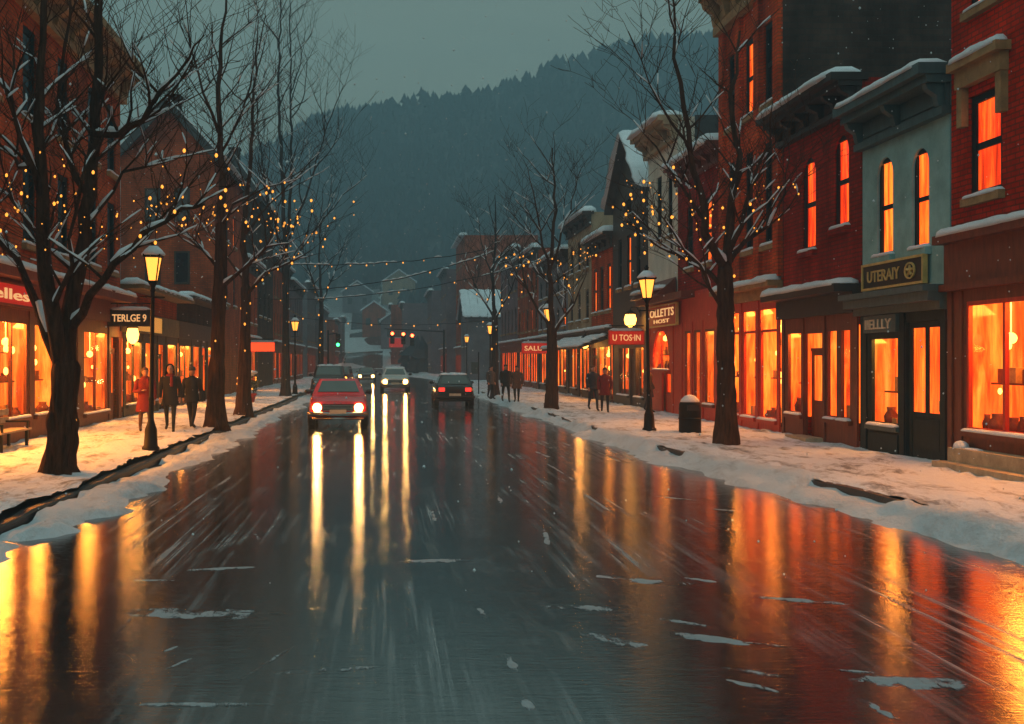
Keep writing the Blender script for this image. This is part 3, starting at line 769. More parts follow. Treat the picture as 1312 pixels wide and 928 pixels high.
# R6: tall pale building
y0, y1 = 41.26, 45.8; h = 10.7
r = bthing('pale_building', 'tall cream plastered building with slate roof cheek and deep snowy eaves', FR, y0, y1)
wins = [(42.0, 42.7, 6.6, 9.0), (43.6, 44.4, 6.6, 9.0)]
shell(FR, r, y0, y1, h, 9, 'stucco_cream', 4.43, wins)
mb = MB()
mb.quad(FR.p(y0-.02, 7.0, -.6), FR.p(y0-.02, h+.05, -.6), FR.p(y0-.02, h+.05, -9), FR.p(y0-.02, 7, -9)); mb.build('side_cladding', M['slate'], r)
for i, w in enumerate(wins): window(FR, r, *w, 'glass_dark', seed=90+i)
cornice(FR, r, y0, y1, 9.9, h+.05, 'stucco_tan', .7, 5); roof_snow(FR, r, y0, y1, h+.05, .3, .6, .25, 13)

# R7: dark timber gable
def gable_building(name, label, F, y0, y1, eave, apex, depth, wall, roofmat='slate', wins=(), shop=None, ridge='x', seed=0):
    """ridge 'x': the gable faces the street"""
    r = bthing(name, label, F, y0, y1); c = (y0+y1)/2; mb = MB()
    F.panel(mb, y0, y1, -.1, eave, 0, wins, .2)
    mb.add([F.p(y0, eave, 0), F.p(y1, eave, 0), F.p(c, apex, 0)], [(0, 1, 2)]); mb.add([F.p(y0, eave, -depth), F.p(y1, eave, -depth), F.p(c, apex, -depth)], [(0, 1, 2)])
    for u in (y0, y1): mb.quad(F.p(u, -.1, 0), F.p(u, eave, 0), F.p(u, eave, -depth), F.p(u, -.1, -depth))
    mb.build('wall', M[wall], r)
    mb = MB(); o = .3; sl = (apex-eave)/((y1-y0)/2)
    for s in (-1, 1):
        e = c+s*((y1-y0)/2+o); ve = eave-o*sl
        mb.rings([[F.p(e, ve+.02, d), F.p(c, apex+.02, d), F.p(c, apex+.2, d), F.p(e, ve+.2, d)] for d in (.35, -depth-.2)])
    ro = mb.build('roof', M[roofmat], r)
    mb = MB()
    for s in (-1, 1):
        e = c+s*((y1-y0)/2+o); ve = eave-o*sl
        for k in range(5):
            d = .1-k*.8; snow_strip(mb, F.p(e, ve+.2, d), F.p(c, apex+.2, d), .43, .09, .25, seed+k, .0)
    mb.build('snow', M['snow'], ro, True)
    return r
wins = [(47.2, 47.9, 5.2, 7.4), (49.0, 49.8, 5.2, 7.4), (50.9, 51.6, 5.2, 7.4), (48.9, 49.9, 8.2, 9.4)]
so = [(46.6, 48.2, .6, 2.7), (49.4, 51.6, .6, 2.7), (48.5, 49.2, -.1, 2.6)]
r = gable_building('timber_building', 'dark timber building with steep snowy gable beside the cream building', FR, 45.9, 52.8, 8.9, 11.6, 9, 'wood_dark', wins=wins+so, seed=3)
for i, w in enumerate(wins): window(FR, r, *w, 'lit_amber' if i == 1 else 'glass_dark', seed=100+i)
for i, s in enumerate(so[:2]): shop_window(FR, r, *s, 'wood_dark', 0, 'lit_amber', 1, 'wood_dark', 103+i, 14, watts=i == 0)
door(FR, r, 48.5, 49.2, .15, 2.6, -.1, 'wood_dark', 'lit_amber', .4)

def plain(name, label, F, y0, y1, h, depth, wall, rows, cols, litf=.2, shop=True, corn='wood_dark', seed=0, watts=True, snowy=True, small=False, shopmat='wood_brown', group=None, awn=None, glassf='lit_amber', shoplit='lit_orange'):
    rg = random.Random(seed); r = bthing(name, label, F, y0, y1, group); W = y1-y0
    st = 3.6 if shop else -.1
    ops = []; hh = (h-.7-(st if shop else .3))/rows
    for i in range(rows):
        for j in range(cols):
            u = y0+W*(j+.5)/cols; ww = min(.5, W/cols*.26); v = (st if shop else .3)+hh*i
            ops.append((u-ww, u+ww, v+hh*.22, v+hh*.82))
    shell(F, r, y0, y1, h, depth, wall, st, ops, rev=.2)
    for k, o in enumerate(ops): window(F, r, *o, glassf if rg.random() < litf else 'glass_dark', 'wood_dark', seed=seed+k, snow=not small)
    if corn: cornice(F, r, y0, y1, h-.65, h+.05, corn, .45, 5)
    if snowy: roof_snow(F, r, y0, y1, h+.05, .15, .5, .28, seed)
    if shop:
        n = max(1, round(W/4)); so = []; do = []
        for k in range(n):
            a = y0+W*k/n; b = y0+W*(k+1)/n
            so.append((a+.35, a+(b-a)*.62, .6, 2.8)); do.append((a+(b-a)*.7, b-.3, -.1, 2.7))
        mb = MB(); F.panel(mb, y0, y1, -.1, st-.5, .05, so+do, .08); mb.build('shopfront', M[shopmat], r)
        mb = MB(); F.box(mb, y0, y1, st-.5, st-.15, -.05, .14); F.box(mb, y0, y1, st-.15, st, -.05, .34); mb.build('fascia', M[shopmat], r)
        mb = MB(); snow_strip(mb, F.p(y0, st, .16), F.p(y1, st, .16), .22, .14, .25, seed); mb.build('ledge_snow', M['snow'], r, True)
        for k, s in enumerate(so): shop_window(F, r, *s, shopmat, .05, shoplit, 1, shopmat, seed+k, 16, watts=watts and k == 0, goods=not small)
        for k, s in enumerate(do): door(F, r, s[0], s[1], .15, 2.7, -.1, shopmat, shoplit if rg.random() < .5 else 'glass_dark', .45)
        if awn:
            a, b = awn; mb = MB(); pr = [(.1, 3.3), (1.5, 2.75), (1.5, 2.62), (.1, 3.1)]
            mb.rings([[F.p(a, v, d) for d, v in pr], [F.p(b, v, d) for d, v in pr]]); aw = mb.build('awning', M['wood_dark'], r)
            mb = MB()
            for k in range(4):
                d = .3+k*.36; v = 3.27-(d-.1)*.39; snow_strip(mb, F.p(a, v, d), F.p(b, v, d), .26, .14, .25, seed+k)
            mb.build('snow', M['snow'], aw, True)
    return r
plain('brick_building', 'two storey orange brick building with snowy canopy beside the dark timber gable', FR, 52.9, 58.2, 7.9, 9, 'brick_rust', 1, 3, .3, seed=201, awn=(53.2, 58), shoplit='lit_amber', shopmat='wood_dark')
plain('plaster_building', 'tan plastered building with flat snowy roof and blank side', FR, 58.3, 65.6, 9.5, 9, 'stucco_tan', 2, 3, .1, seed=202, awn=(58.6, 65.4), shoplit='lit_amber', shopmat='wood_dark')
plain('grey_building', 'low grey building with thick snow on its roof edge and red lit sign', FR, 65.7, 78, 8.3, 9, 'stucco_grey', 2, 5, .1, seed=203, shoplit='lit_amber', shopmat='wood_dark')
plain('brick_building', 'brown brick building behind the small bare trees on the right pavement', FR, 78.1, 90, 9.6, 9, 'brick_brown', 2, 5, .15, seed=204, small=True, watts=False)
plain('grey_building', 'far mauve-grey building on the right pavement with flat snowy parapet', FR, 90.1, 103, 10.8, 9, 'stucco_mauve', 2, 5, .15, seed=205, small=True, watts=False, shoplit='lit_red')
FM = Face(1, 9.0)
plain('brick_building', 'far tall brown brick block rising above the snowy pitched roof', FM, 128, 143, 15.8, 8, 'brick_brown', 4, 5, .06, seed=206, small=True, watts=False, corn=None)
r = gable_building('pale_house', 'pale house with broad snow-covered pitched roof in front of the tall brown block', Face(1, 8.2), 112, 122, 6.2, 9.0, 8, 'stucco_grey', wins=[(114, 115, 3.4, 5), (118.5, 119.5, 3.4, 5)], seed=7)
for a in (114, 118.5): window(Face(1, 8.2), r, a, a+1, 3.4, 5, 'glass_dark', small=True) if False else window(Face(1, 8.2), r, a, a+1, 3.4, 5, 'glass_dark')
plain('grey_building', 'far narrow grey building beyond the tall brown block', Face(1, 8.0), 146, 160, 13.5, 8, 'stucco_mauve', 3, 4, .12, seed=207, small=True, watts=False)
plain('grey_building', 'last grey building at the foot of the hill, right of the snowy gap', Face(1, 7.0), 166, 182, 12, 8, 'stucco_mauve', 3, 4, .1, shop=False, seed=208, small=True)

plain('grey_building', 'narrow hazy building with red lit shopfront where the street bends', Face(1, 3.4), 192, 206, 11.5, 8, 'stucco_mauve', 3, 4, .15, seed=209, small=True, watts=False, shoplit='lit_red')
# ================= left side
y0, y1 = 14.0, 38.4; h = 11.5
r = bthing('brick_building', 'big brown-red brick building with wide orange display windows behind the snow-laden tree', FL, y0, y1)
wins = [(a, a+1.1, v, v+2.2) for v in (4.9, 8.0) for a in (16, 19, 22, 25, 28, 31, 34.2, 36.6)]
shell(FL, r, y0, y1, h, 12, 'brick_brown', 4.2, wins)
for i, w in enumerate(wins): window(FL, r, *w, 'lit_amber' if i in (3,) else 'glass_dark', seed=300+i)
cornice(FL, r, y0, y1, 10.5, 11.7, 'stone_brown', .8, 16, big=True)
so = [(23.6, 25.6, .75, 3.05), (25.9, 28.2, .75, 3.05), (28.75, 30.6, .75, 3.05), (20, 23.2, .75, 3.05), (31.3, 32.6, .75, 3.05), (33.5, 36.4, .55, 3.0), (36.9, 38.0, -.1, 2.85)]
mb = MB(); FL.panel(mb, y0, y1, -.1, 3.3, .05, so, .08)
for u in (23.25, 25.65, 28.3, 30.75, 32.75, 36.5): FL.box(mb, u, u+.22, 0, 3.29, .052, .085)
mb.build('shopfront', M['wood_brown'], r)
mb = MB(); FL.box(mb, y0, y1, 3.3, 3.95, -.05, .14); FL.box(mb, y0, y1, 3.95, 4.2, -.05, .55); mb.build('fascia', M['wood_brown'], r)
mb = MB(); snow_strip(mb, FL.p(y0, 4.2, .25), FL.p(y1, 4.2, .25), .34, .16, .2, 29); mb.build('ledge_snow', M['snow'], r, True)
for i, s in enumerate(so[:6]): shop_window(FL, r, *s, 'wood_brown', .05, 'lit_gold' if i < 4 else 'lit_amber', 1 if i in (0, 1, 5) else 0, 'wood_brown', 320+i, 34 if i < 4 else 18, watts=i != 4)
door(FL, r, 36.9, 38.0, .15, 2.84, -.1, 'wood_brown', 'lit_amber', .4)

# one-storey shops between the big brick building and the gabled house
def low_shop(label, y0, y1, h, mat, fasc, seed, lit_='lit_amber'):
    r = bthing('low_shop', label, FL, y0, y1)
    shell(FL, r, y0, y1, h, 6, mat, 3.3)
    W = y1-y0; so = [(y0+.5, y0+W*.3, .6, 2.8), (y0+W*.36, y0+W*.55, .6, 2.8), (y0+W*.78, y1-.4, .6, 2.8), (y0+W*.6, y0+W*.72, -.1, 2.7)]
    mb = MB(); FL.panel(mb, y0, y1, -.1, 3.05, .05, so, .08)
    for u in (y0+.05, y0+W*.31, y0+W*.565, y0+W*.735): FL.box(mb, u, u+.2, 0, 3.04, .052, .085)
    mb.build('shopfront', M['wood_dark'], r)
    mb = MB(); FL.box(mb, y0, y1, 3.05, 3.75, -.05, .12); FL.box(mb, y0, y1, h-.02, h+.12, -.1, .75); mb.build('fascia', M[fasc], r)
    mb = MB(); snow_strip(mb, FL.p(y0, h+.12, .3), FL.p(y1, h+.12, .3), .45, .2, .2, seed); mb.build('roof_snow', M['snow'], r, True)
    for i, s in enumerate(so[:3]): shop_window(FL, r, *s, 'wood_dark', .05, lit_, 1 if i == 0 else 0, 'wood_dark', seed+i, 26, watts=i != 1, goods=i == 0)
    door(FL, r, *so[3][:2], .15, 2.7, -.1, 'wood_dark', lit_, .4)
    return r
low_shop('one storey shop with olive fascia and snowy flat roof next to the big brick building', 38.5, 48.9, 4.5, 'brick_brown', 'wood_olive', 341)
low_shop('one storey dark shop with snowy eaves below the steep gable', 49.0, 59.8, 4.7, 'brick_dark', 'wood_dark', 351)

# gabled tall houses, gable turned to the viewer
def end_gable(label, y0, y1, w, eave, apex, wall, seed):
    r = bthing('gabled_house', label, FL, y0, y1); xa, xb = -FXL, -FXL-w; c = (xa+xb)/2
    wins = [(y0+1.2+k*3.2, y0+2.2+k*3.2, v, v+1.9) for k in range(int((y1-y0-1.5)/3.2)) for v in (5.2, 8.6)]
    mb = MB(); FL.panel(mb, y0, y1, -.1, eave, 0, wins, .2)
    for u in (y0, y1): mb.add([(xa, u, -.1), (xa, u, eave), (c, u, apex), (xb, u, eave), (xb, u, -.1)], [(0, 1, 2, 3, 4)])
    mb.quad((xb, y0, -.1), (xb, y1, -.1), (xb, y1, eave), (xb, y0, eave)); mb.build('wall', M[wall], r)
    mb = MB(); sl = (apex-eave)/(w/2); o = .35
    for s in (-1, 1):
        ex = c+s*(w/2+o); ez = eave-o*sl
        mb.rings([[(ex, y, ez+.03), (c, y, apex+.03), (c, y, apex+.3), (ex, y, ez+.3)] for y in (y0-.4, y1+.3)])
    for s in (-1, 1):   # barge boards
        ex = c+s*(w/2+o); ez = eave-o*sl
        mb.rings([[(ex, y, ez-.25), (c, y, apex-.25), (c, y, apex+.32), (ex, y, ez+.32)] for y in (y0-.5, y0-.38)])
    ro = mb.build('roof', M['slate'], r)
    mb = MB(); mb.box(c-.35, c+.35, y0+1.5, y0+2.3, apex-.6, apex+.7) ; mb.box(c-.42, c+.42, y0+1.43, y0+2.37, apex+.7, apex+.85); mb.build('chimney', M['brick_dark'], ro)
    mb = MB()
    for s in (-1, 1):
        ex = c+s*(w/2+o); ez = eave-o*sl; snow_strip(mb, (ex, y0-.42, ez+.33), (c, y0-.42, apex+.33), .1, .06, .3, seed)
    snow_strip(mb, (xa+o, y0-.4, eave-o*sl+.32), (xa+o, y1+.3, eave-o*sl+.32), .25, .16, .3, seed); mb.build('snow', M['snow'], ro, True)
    for i, q in enumerate(wins): window(FL, r, *q, 'lit_amber' if i % 4 == 1 else 'glass_dark', seed=seed+i)
    for dx in (-.75, .75):
        for v in (6.0, 9.2):
            mb = MB(); mb.box(c+dx-.4, c+dx+.4, y0-.06, y0-.003, v, v+1.7); g = mb.build('window', M['wood_dark'], r)
            mb = MB(); mb.quad((c+dx-.3, y0-.064, v+.1), (c+dx+.3, y0-.064, v+.1), (c+dx+.3, y0-.064, v+1.6), (c+dx-.3, y0-.064, v+1.6)); mb.build('pane', M['glass_dark'], g)
    return r
end_gable('tall dark house with steep snow-edged gable right of the big brick building', 59.9, 72, 4.8, 12.6, 15.2, 'brick_brown', 361)
end_gable('second steep-gabled house farther along the left pavement', 80.6, 92, 3.6, 13.6, 16.2, 'brick_dark', 371)
plain('brick_building', 'brown brick shop with an orange-red box sign between the two gabled houses', FL, 72.1, 80.5, 8.4, 7, 'brick_brown', 1, 3, .3, seed=381, shopmat='wood_dark')
plain('brick_building', 'flat-roofed tan-brown brick building past the second gabled house', FL, 92.1, 108, 10.2, 9, 'brick_brown', 2, 6, .15, seed=382, small=True, watts=False, shoplit='lit_orange')
plain('grey_building', 'hazy mauve building on the left pavement beside the green traffic light', FL, 108.2, 126, 9.5, 9, 'stucco_mauve', 2, 6, .12, seed=383, small=True, watts=False, shoplit='lit_amber')
plain('grey_building', 'hazy grey building on the left before the street end', FL, 134, 150, 11, 9, 'stucco_grey', 2, 5, .1, seed=384, small=True, watts=False, shoplit='lit_amber')
plain('brick_building', 'last hazy brick building on the left, left of the snowy gap', Face(-1, 10), 156, 176, 11, 9, 'brick_dark', 3, 6, .08, shop=False, seed=385, small=True)
plain('grey_building', 'narrow hazy building at the far left end of the street before the bend', Face(-1, 9.4), 178, 196, 10, 8, 'stucco_mauve', 2, 4, .15, seed=387, small=True, watts=False)
for lab, F_, a_, b_, h_, mat, lt, sd in (('hazy brown brick building left of the slope gap with snowy parapet', Face(-1, 8.0), 198, 212, 9, 'brick_brown', 'lit_orange', 391),
        ('hazy mauve building deepest on the left of the slope gap', Face(-1, 7.4), 214, 230, 10, 'stucco_mauve', 'lit_amber', 392),
        ('hazy brick building deepest on the right beyond the bend, red lit', Face(1, 1.6), 208, 222, 12, 'brick_brown', 'lit_red', 393)):
    plain('hazy_building', lab, F_, a_, b_, h_, 9, mat, 3, 4, .2, seed=sd, small=True, watts=False, shoplit=lt)
# houses up the slope
def far_house(label, x, y, w, l, eave, wall, seed):
    z = terr(x, y)-.8; r = thing('far_house', label, 'house', (x, y, z)); mb = MB()
    mb.rings([[(x-w/2, yy, z), (x+w/2, yy, z), (x+w/2, yy, z+eave), (x, yy, z+eave+w*.35), (x-w/2, yy, z+eave)] for yy in (y, y+l)]); mb.build('wall', M[wall], r)
    mb = MB()
    for s in (-1, 1): mb.rings([[(x+s*(w/2+.4), yy, z+eave-.25), (x, yy, z+eave+w*.35+.03), (x, yy, z+eave+w*.35+.35), (x+s*(w/2+.4), yy, z+eave+.1)] for yy in (y-.5, y+l+.5)])
    mb.build('roof', M['snow'], r)
    mb = MB()
    for dx in (-.25, .25): mb.box(x+w*dx-.5, x+w*dx+.5, y-.06, y-.003, z+eave*.5, z+eave*.5+1.5)
    mb.build('window', M['glass_dark'], r)
far_house('mauve house with snowy roof right of the gap on the lower slope', 3.2, 238, 7, 9, 6.5, 'stucco_mauve', 1)
far_house('brown house on the lower slope in the middle of the gap', -1.8, 250, 5, 8, 6.5, 'brick_brown', 2)
far_house('grey house with snowy roof at the left of the gap on the slope', -13, 225, 8, 9, 6, 'stucco_grey', 3)
far_house('upper grey house highest on the slope in the gap', -6, 278, 7, 9, 6, 'stucco_grey', 5)
far_house('upper tan house on the slope above the brown one', 4, 285, 8, 9, 6.5, 'stucco_tan', 6)
far_house('dark brick house on the slope left of the upper grey house', -16, 262, 7, 9, 6.5, 'brick_dark', 7)
far_house('small pale house on the slope behind the green traffic light', -24, 215, 8, 9, 6, 'stucco_tan', 4)

# ------------------------------------------------------------------ trees
def sidewalk_z(x, y): return .16
class Tree:
    def __init__(s, base, seed): s.rg = random.Random(seed); s.base = Vector(base); s.limbs = []; s.trunk = MB(); s.twig = MB(); s.snow = MB(); s.pts = []
    def limb(s, pts, r0, r1, n=7, wob=.06, mb=None):
        """resample a polyline with a little wander; r0 to r1"""
        pts = [Vector(p) for p in pts]; out = []
        for a, b in zip(pts, pts[1:]):
            k = max(2, int((b-a).length/.45))
            for i in range(k): out.append(a.lerp(b, i/k))
        out.append(pts[-1])
        for i in range(1, len(out)-1): out[i] = out[i]+Vector((s.rg.uniform(-wob, wob), s.rg.uniform(-wob, wob), s.rg.uniform(-wob, wob)*.5))
        m = len(out)-1
        rs = [lerp(r0, r1, (i/m)**.85)*s.rg.uniform(.9, 1.1) for i in range(m+1)]
        (mb or s.trunk).tube(out, rs, n)
        s.limbs.append((out, rs))
        s.settle(out, rs); return out, rs
    def settle(s, pts, rs, prob=.95):
        for i in range(len(pts)-1):
            d = pts[i+1]-pts[i]
            if d.length < 1e-4: continue
            steep = abs(d.normalized().z)
            if steep > .9 or s.rg.random() > prob*(1.15-steep): continue
            r = (rs[i]+rs[i+1])/2
            if r < .008: continue
            side = Vector((0, 0, 1)).cross(d).normalized(); up = d.cross(side).normalized()
            if up.z < 0: up = -up
            q = r*s.rg.uniform(.6, 1.0)+.012
            a = pts[i].lerp(pts[i+1], -.05)+up*r*.7; b = pts[i].lerp(pts[i+1], 1.05)+up*r*.7
            s.snow.tube([a, a.lerp(b, .5)+up*q*.3, b], [q*.6, q, q*.6], 6)
    def grow(s, p, d, L, r, lev):
        k = max(3, int(L/.32)); pts = [p]; dd = d.normalized()
        for i in range(k):
            dd = (dd+Vector((s.rg.uniform(-.22, .22), s.rg.uniform(-.22, .22), s.rg.uniform(-.1, .26)))).normalized()
            pts.append(pts[-1]+dd*L/k)
        rs = [max(.0045, r*(1-.8*i/k)) for i in range(k+1)]
        s.twig.tube(pts, rs, 5 if lev < 2 else 4 if lev < 3 else 3, cap=False)
        s.pts += [(q, rr) for q, rr in zip(pts[1:], rs[1:])]
        if lev < 3: s.settle(pts, rs, .8)
        if lev < s.maxlev:
            for j in range(s.kids[lev]):
                i = s.rg.randint(max(1, k//4), k); a = s.rg.uniform(0, 2*PI)
                side = Vector((math.cos(a), math.sin(a), s.rg.uniform(-.1, .7)))
                s.grow(pts[i], (dd*.55+side*.75), L*s.rg.uniform(.42, .7), rs[i]*.66, lev+1)
    def branch_out(s, per, L, r, maxlev=3, kids=(3, 3, 2), lo=.25, upb=.5):
        s.maxlev = maxlev; s.kids = kids
        for pts, rs in list(s.limbs):
            n = len(pts); s.pts += list(zip(pts, rs))
            for j in range(per):
                i = s.rg.randint(int(n*lo), n-1); a = s.rg.uniform(0, 2*PI)
                t = (pts[min(i+1, n-1)]-pts[max(i-1, 0)]).normalized()
                dirn = t*.5+Vector((math.cos(a), math.sin(a)*.8, upb*s.rg.uniform(0, 1.6)))*.8
                s.grow(pts[i], dirn, L*s.rg.uniform(.6, 1.2)*(1.15-.4*i/n), min(r, rs[i]*.75), 0)
    def finish(s, label, group, bark='bark', trunkparts=True):
        t = thing('bare_tree', label, 'tree', s.base, group)
        s.trunk.build('trunk', M[bark], t, True); s.twig.build('branches', M[bark], t, True)
        if s.snow.v: s.snow.build('snow', M['snow'], t, True)
        return t

def bark_trunk(T, pts, r0, r1, flare=1.5):
    """fluted trunk with a flared foot"""
    pts = [Vector(p) for p in pts]; out = []
    for a, b in zip(pts, pts[1:]):
        for i in range(14): out.append(a.lerp(b, i/14))
    out.append(pts[-1]); rr = []; n = 44; m = len(out)-1
    for i, p in enumerate(out):
        f = i/m; r = lerp(r0, r1, f)*(1+(flare-1)*max(0, 1-f*5)**2)
        rr.append([p+Vector((math.cos(2*PI*k/n), math.sin(2*PI*k/n), 0))*r*(1+.20*(vn(7+k*.55+T.base.x*3 if k < n-3 else 7+T.base.x*3+.55*(k-n+0), i*.22)-.5)*2+.09*math.sin(k*2*PI/n*9+1.5*math.sin(i*.4)+.3*i)) for k in range(n)])
    for i in range(m//4, m):
        for k in (T.rg.randrange(n), T.rg.randrange(n)): T.pts.append((rr[i][k], .05))
    for dz, q in ((.07, .86), (.15, .6), (.2, .25)):
        c = out[-1]+Vector((0, 0, dz)); rr.append([c+(p-out[-1])*q for p in rr[m]])
    T.trunk.rings(rr)

GT = 'bare street trees along the pavements'
def T_from_px(seed, Y, base, trunk, r, limbs, label, per, L, tr, maxlev=3, kids=(3, 3, 2), bark='bark', upb=.5, flare=1.5, wob=.06, lo=.25):
    B = P(base[0], base[1], Y); B.z = .1
    T = Tree(B, seed); tp = [B]+[P(a, b, Y+c) for a, b, c in trunk]
    bark_trunk(T, tp, r[0], r[1], flare)
    for lb in limbs:
        pts = [P(a, b, Y+c) for a, b, c in lb[0]]; T.limb(pts, lb[1], lb[2], wob=wob)
    T.branch_out(per, L, tr, maxlev, kids, lo, upb)
    T.finish(label, GT, bark); return T

# big gnarled tree at the left
TA = T_from_px(1, 19.5, (74, 612), [(80, 540, 0), (84, 470, 0)], (.27, .21), [
    ([(84, 475, 0), (92, 400, .1), (104, 300, .2), (112, 250, .2), (118, 180, .3), (124, 90, .2), (128, -20, .1)], .17, .06),
    ([(80, 480, 0), (66, 400, -.3), (52, 310, -.5), (50, 210, -.6), (52, 90, -.6), (60, -30, -.7)], .15, .05),
    ([(78, 470, 0), (50, 390, .4), (20, 330, .8), (-15, 290, 1.1), (-60, 250, 1.2)], .11, .03),
    ([(90, 420, 0), (112, 380, -.4), (150, 335, -.8), (185, 300, -1.0), (235, 268, -1.2), (262, 262, -1.3)], .09, .018),
    ([(118, 172, .3), (150, 172, .1), (178, 152, -.1), (206, 120, -.3), (240, 75, -.4), (262, 45, -.5)], .075, .012),
    ([(104, 300, .2), (128, 270, .8), (160, 222, 1.2), (205, 205, 1.4), (275, 192, 1.6)], .05, .01),
    ([(112, 250, .2), (90, 200, .5), (72, 150, .8), (80, 60, 1.0), (90, -20, 1.1)], .06, .02),
    ([(52, 250, -.6), (28, 180, -.9), (8, 120, -1.2), (-30, 70, -1.4)], .06, .02),
    ([(50, 210, -.6), (30, 215, -.2), (5, 190, .2), (-30, 170, .5)], .045, .015),
    ([(66, 400, -.3), (88, 340, -.8), (96, 270, -1.2), (110, 200, -1.4)], .05, .015),
    ([(98, 350, .1), (60, 320, .6), (20, 262, 1.1), (-5, 240, 1.3)], .05, .015)],
    'big gnarled tree with snow on its forked limbs, nearest on the left pavement', 8, 1.7, .028, 2, (4, 3, 2))
# trunk detail: a loose plait of bark ridges
TB = T_from_px(2, 33.2, (276, 551), [(278, 470, 0), (281, 380, 0), (284, 290, 0)], (.24, .14), [
    ([(284, 295, 0), (283, 220, 0), (278, 140, 0), (282, 60, 0), (290, -10, 0)], .13, .03),
    ([(282, 370, 0), (310, 345, -.4), (345, 318, -.8), (370, 312, -1)], .07, .015),
    ([(281, 345, 0), (262, 320, .5), (235, 300, .9), (212, 282, 1.2)], .06, .015),
    ([(283, 290, 0), (300, 262, -.5), (340, 240, -.9), (380, 230, -1.1)], .05, .012),
    ([(281, 200, 0), (306, 150, .4), (325, 90, .6), (340, 20, .7)], .05, .012),
    ([(280, 170, 0), (262, 120, -.4), (245, 60, -.6), (238, 0, -.7)], .05, .012)],
    'tall straight-trunked tree behind the two walkers in black', 8, 2.2, .026, 2, (3, 3, 2), flare=1.6)
TC = T_from_px(3, 41, (312, 534), [(314, 450, 0), (315, 370, 0)], (.25, .15), [
    ([(315, 375, 0), (312, 300, 0), (318, 220, 0), (326, 130, 0), (330, 50, 0)], .13, .03),
    ([(315, 380, 0), (340, 350, -.5), (372, 335, -.9), (400, 320, -1.2)], .07, .015),
    ([(314, 360, 0), (292, 330, .6), (272, 300, 1)], .06, .015),
    ([(314, 300, 0), (345, 260, .5), (385, 225, .9), (405, 200, 1)], .06, .012)],
    'dark tree beyond the straight-trunked one, beside the potted shrub', 8, 2.4, .026, 2, (3, 3, 2))
TD = T_from_px(4, 62, (366, 507), [(366, 440, 0), (366, 340, 0)], (.22, .15), [
    ([(366, 345, 0), (362, 240, 0), (357, 120, 0), (360, -30, 0)], .13, .03),
    ([(366, 330, 0), (374, 230, .6), (372, 110, .8), (372, -10, .8)], .10, .025),
    ([(366, 320, 0), (395, 240, -1), (420, 160, -1.6), (440, 110, -2)], .08, .02),
    ([(366, 350, 0), (400, 300, 1), (440, 250, 2), (470, 225, 2.4)], .07, .015),
    ([(366, 340, 0), (345, 260, 1), (332, 180, 1.6), (325, 90, 2)], .07, .015)],
    'very tall thin many-stemmed tree reaching above the left rooftops', 9, 4.0, .04, 2, (4, 3, 2), bark='bark_far', upb=.9)
# right pavement
TE = T_from_px(5, 26.6, (930, 573), [(931, 500, 0), (930, 420, 0), (929, 345, 0)], (.215, .16), [
    ([(929, 350, 0), (934, 280, .1), (945, 200, .2), (938, 120, .3), (948, 40, .4)], .12, .025),
    ([(929, 345, 0), (905, 300, -.3), (890, 220, -.5), (873, 140, -.6), (862, 40, -.6), (860, -20, -.6)], .11, .02),
    ([(930, 370, 0), (908, 350, .5), (880, 330, .8), (845, 318, 1.1), (826, 300, 1.3)], .07, .012),
    ([(930, 410, 0), (912, 370, -.4), (895, 340, -.8), (862, 300, -1.2), (842, 270, -1.4)], .06, .012),
    ([(930, 345, 0), (955, 310, .3), (985, 290, .5), (1005, 250, .6), (1012, 200, .7)], .07, .012),
    ([(931, 330, 0), (950, 290, -.4), (965, 240, -.6), (985, 180, -.8), (990, 130, -.9)], .07, .012),
    ([(900, 280, -.4), (870, 235, -.1), (840, 190, .2), (812, 155, .4)], .045, .01),
    ([(886, 200, -.5), (862, 160, -.9), (835, 110, -1.2), (805, 40, -1.5)], .04, .008)],
    'dark leafless tree strung with lights in front of the tall rust-red building', 8, 1.8, .024, 2, (4, 3, 2))
TF = T_from_px(6, 46, (706, 527), [(708, 470, 0), (708, 420, 0)], (.23, .15), [
    ([(708, 425, 0), (704, 350, 0), (712, 270, 0), (708, 190, 0)], .12, .025),
    ([(708, 430, 0), (735, 390, -.6), (752, 350, -1)], .07, .015), ([(707, 425, 0), (682, 385, .6), (668, 340, 1), (655, 290, 1.2)], .07, .015),
    ([(705, 350, 0), (688, 280, -.6), (676, 215, -1)], .06, .012), ([(706, 340, 0), (730, 270, .6), (745, 215, 1)], .06, .012)],
    'mid-sized bare tree on the right pavement before the tan plastered building', 8, 2.3, .032, 2, (4, 3, 2))
TG = T_from_px(7, 61, (634, 512), [(634, 450, 0), (634, 400, 0)], (.2, .13), [
    ([(634, 405, 0), (632, 350, 0), (636, 290, 0), (634, 250, 0)], .10, .02),
    ([(634, 410, 0), (610, 370, .8), (596, 330, 1)], .06, .015), ([(634, 410, 0), (655, 370, -.8), (670, 320, -1)], .06, .015), ([(633, 370, 0), (618, 310, -.8), (612, 275, -1)], .05, .012)],
    'smaller hazy bare tree on the right pavement behind the parked dark hatchback', 8, 2.4, .035, 2, (4, 3, 2), bark='bark_far')
TH = T_from_px(8, 84, (411, 500), [(411, 450, 0), (412, 390, 0)], (.22, .14), [
    ([(412, 392, 0), (409, 320, 0), (414, 240, 0)], .12, .02), ([(412, 390, 0), (432, 340, .8), (446, 300, 1)], .08, .015), ([(411, 390, 0), (393, 340, -1), (380, 290, -1)], .08, .015)],
    'farthest bare tree on the left pavement, near the green traffic light', 8, 3.0, .045, 2, (4, 3, 2), bark='bark_far')

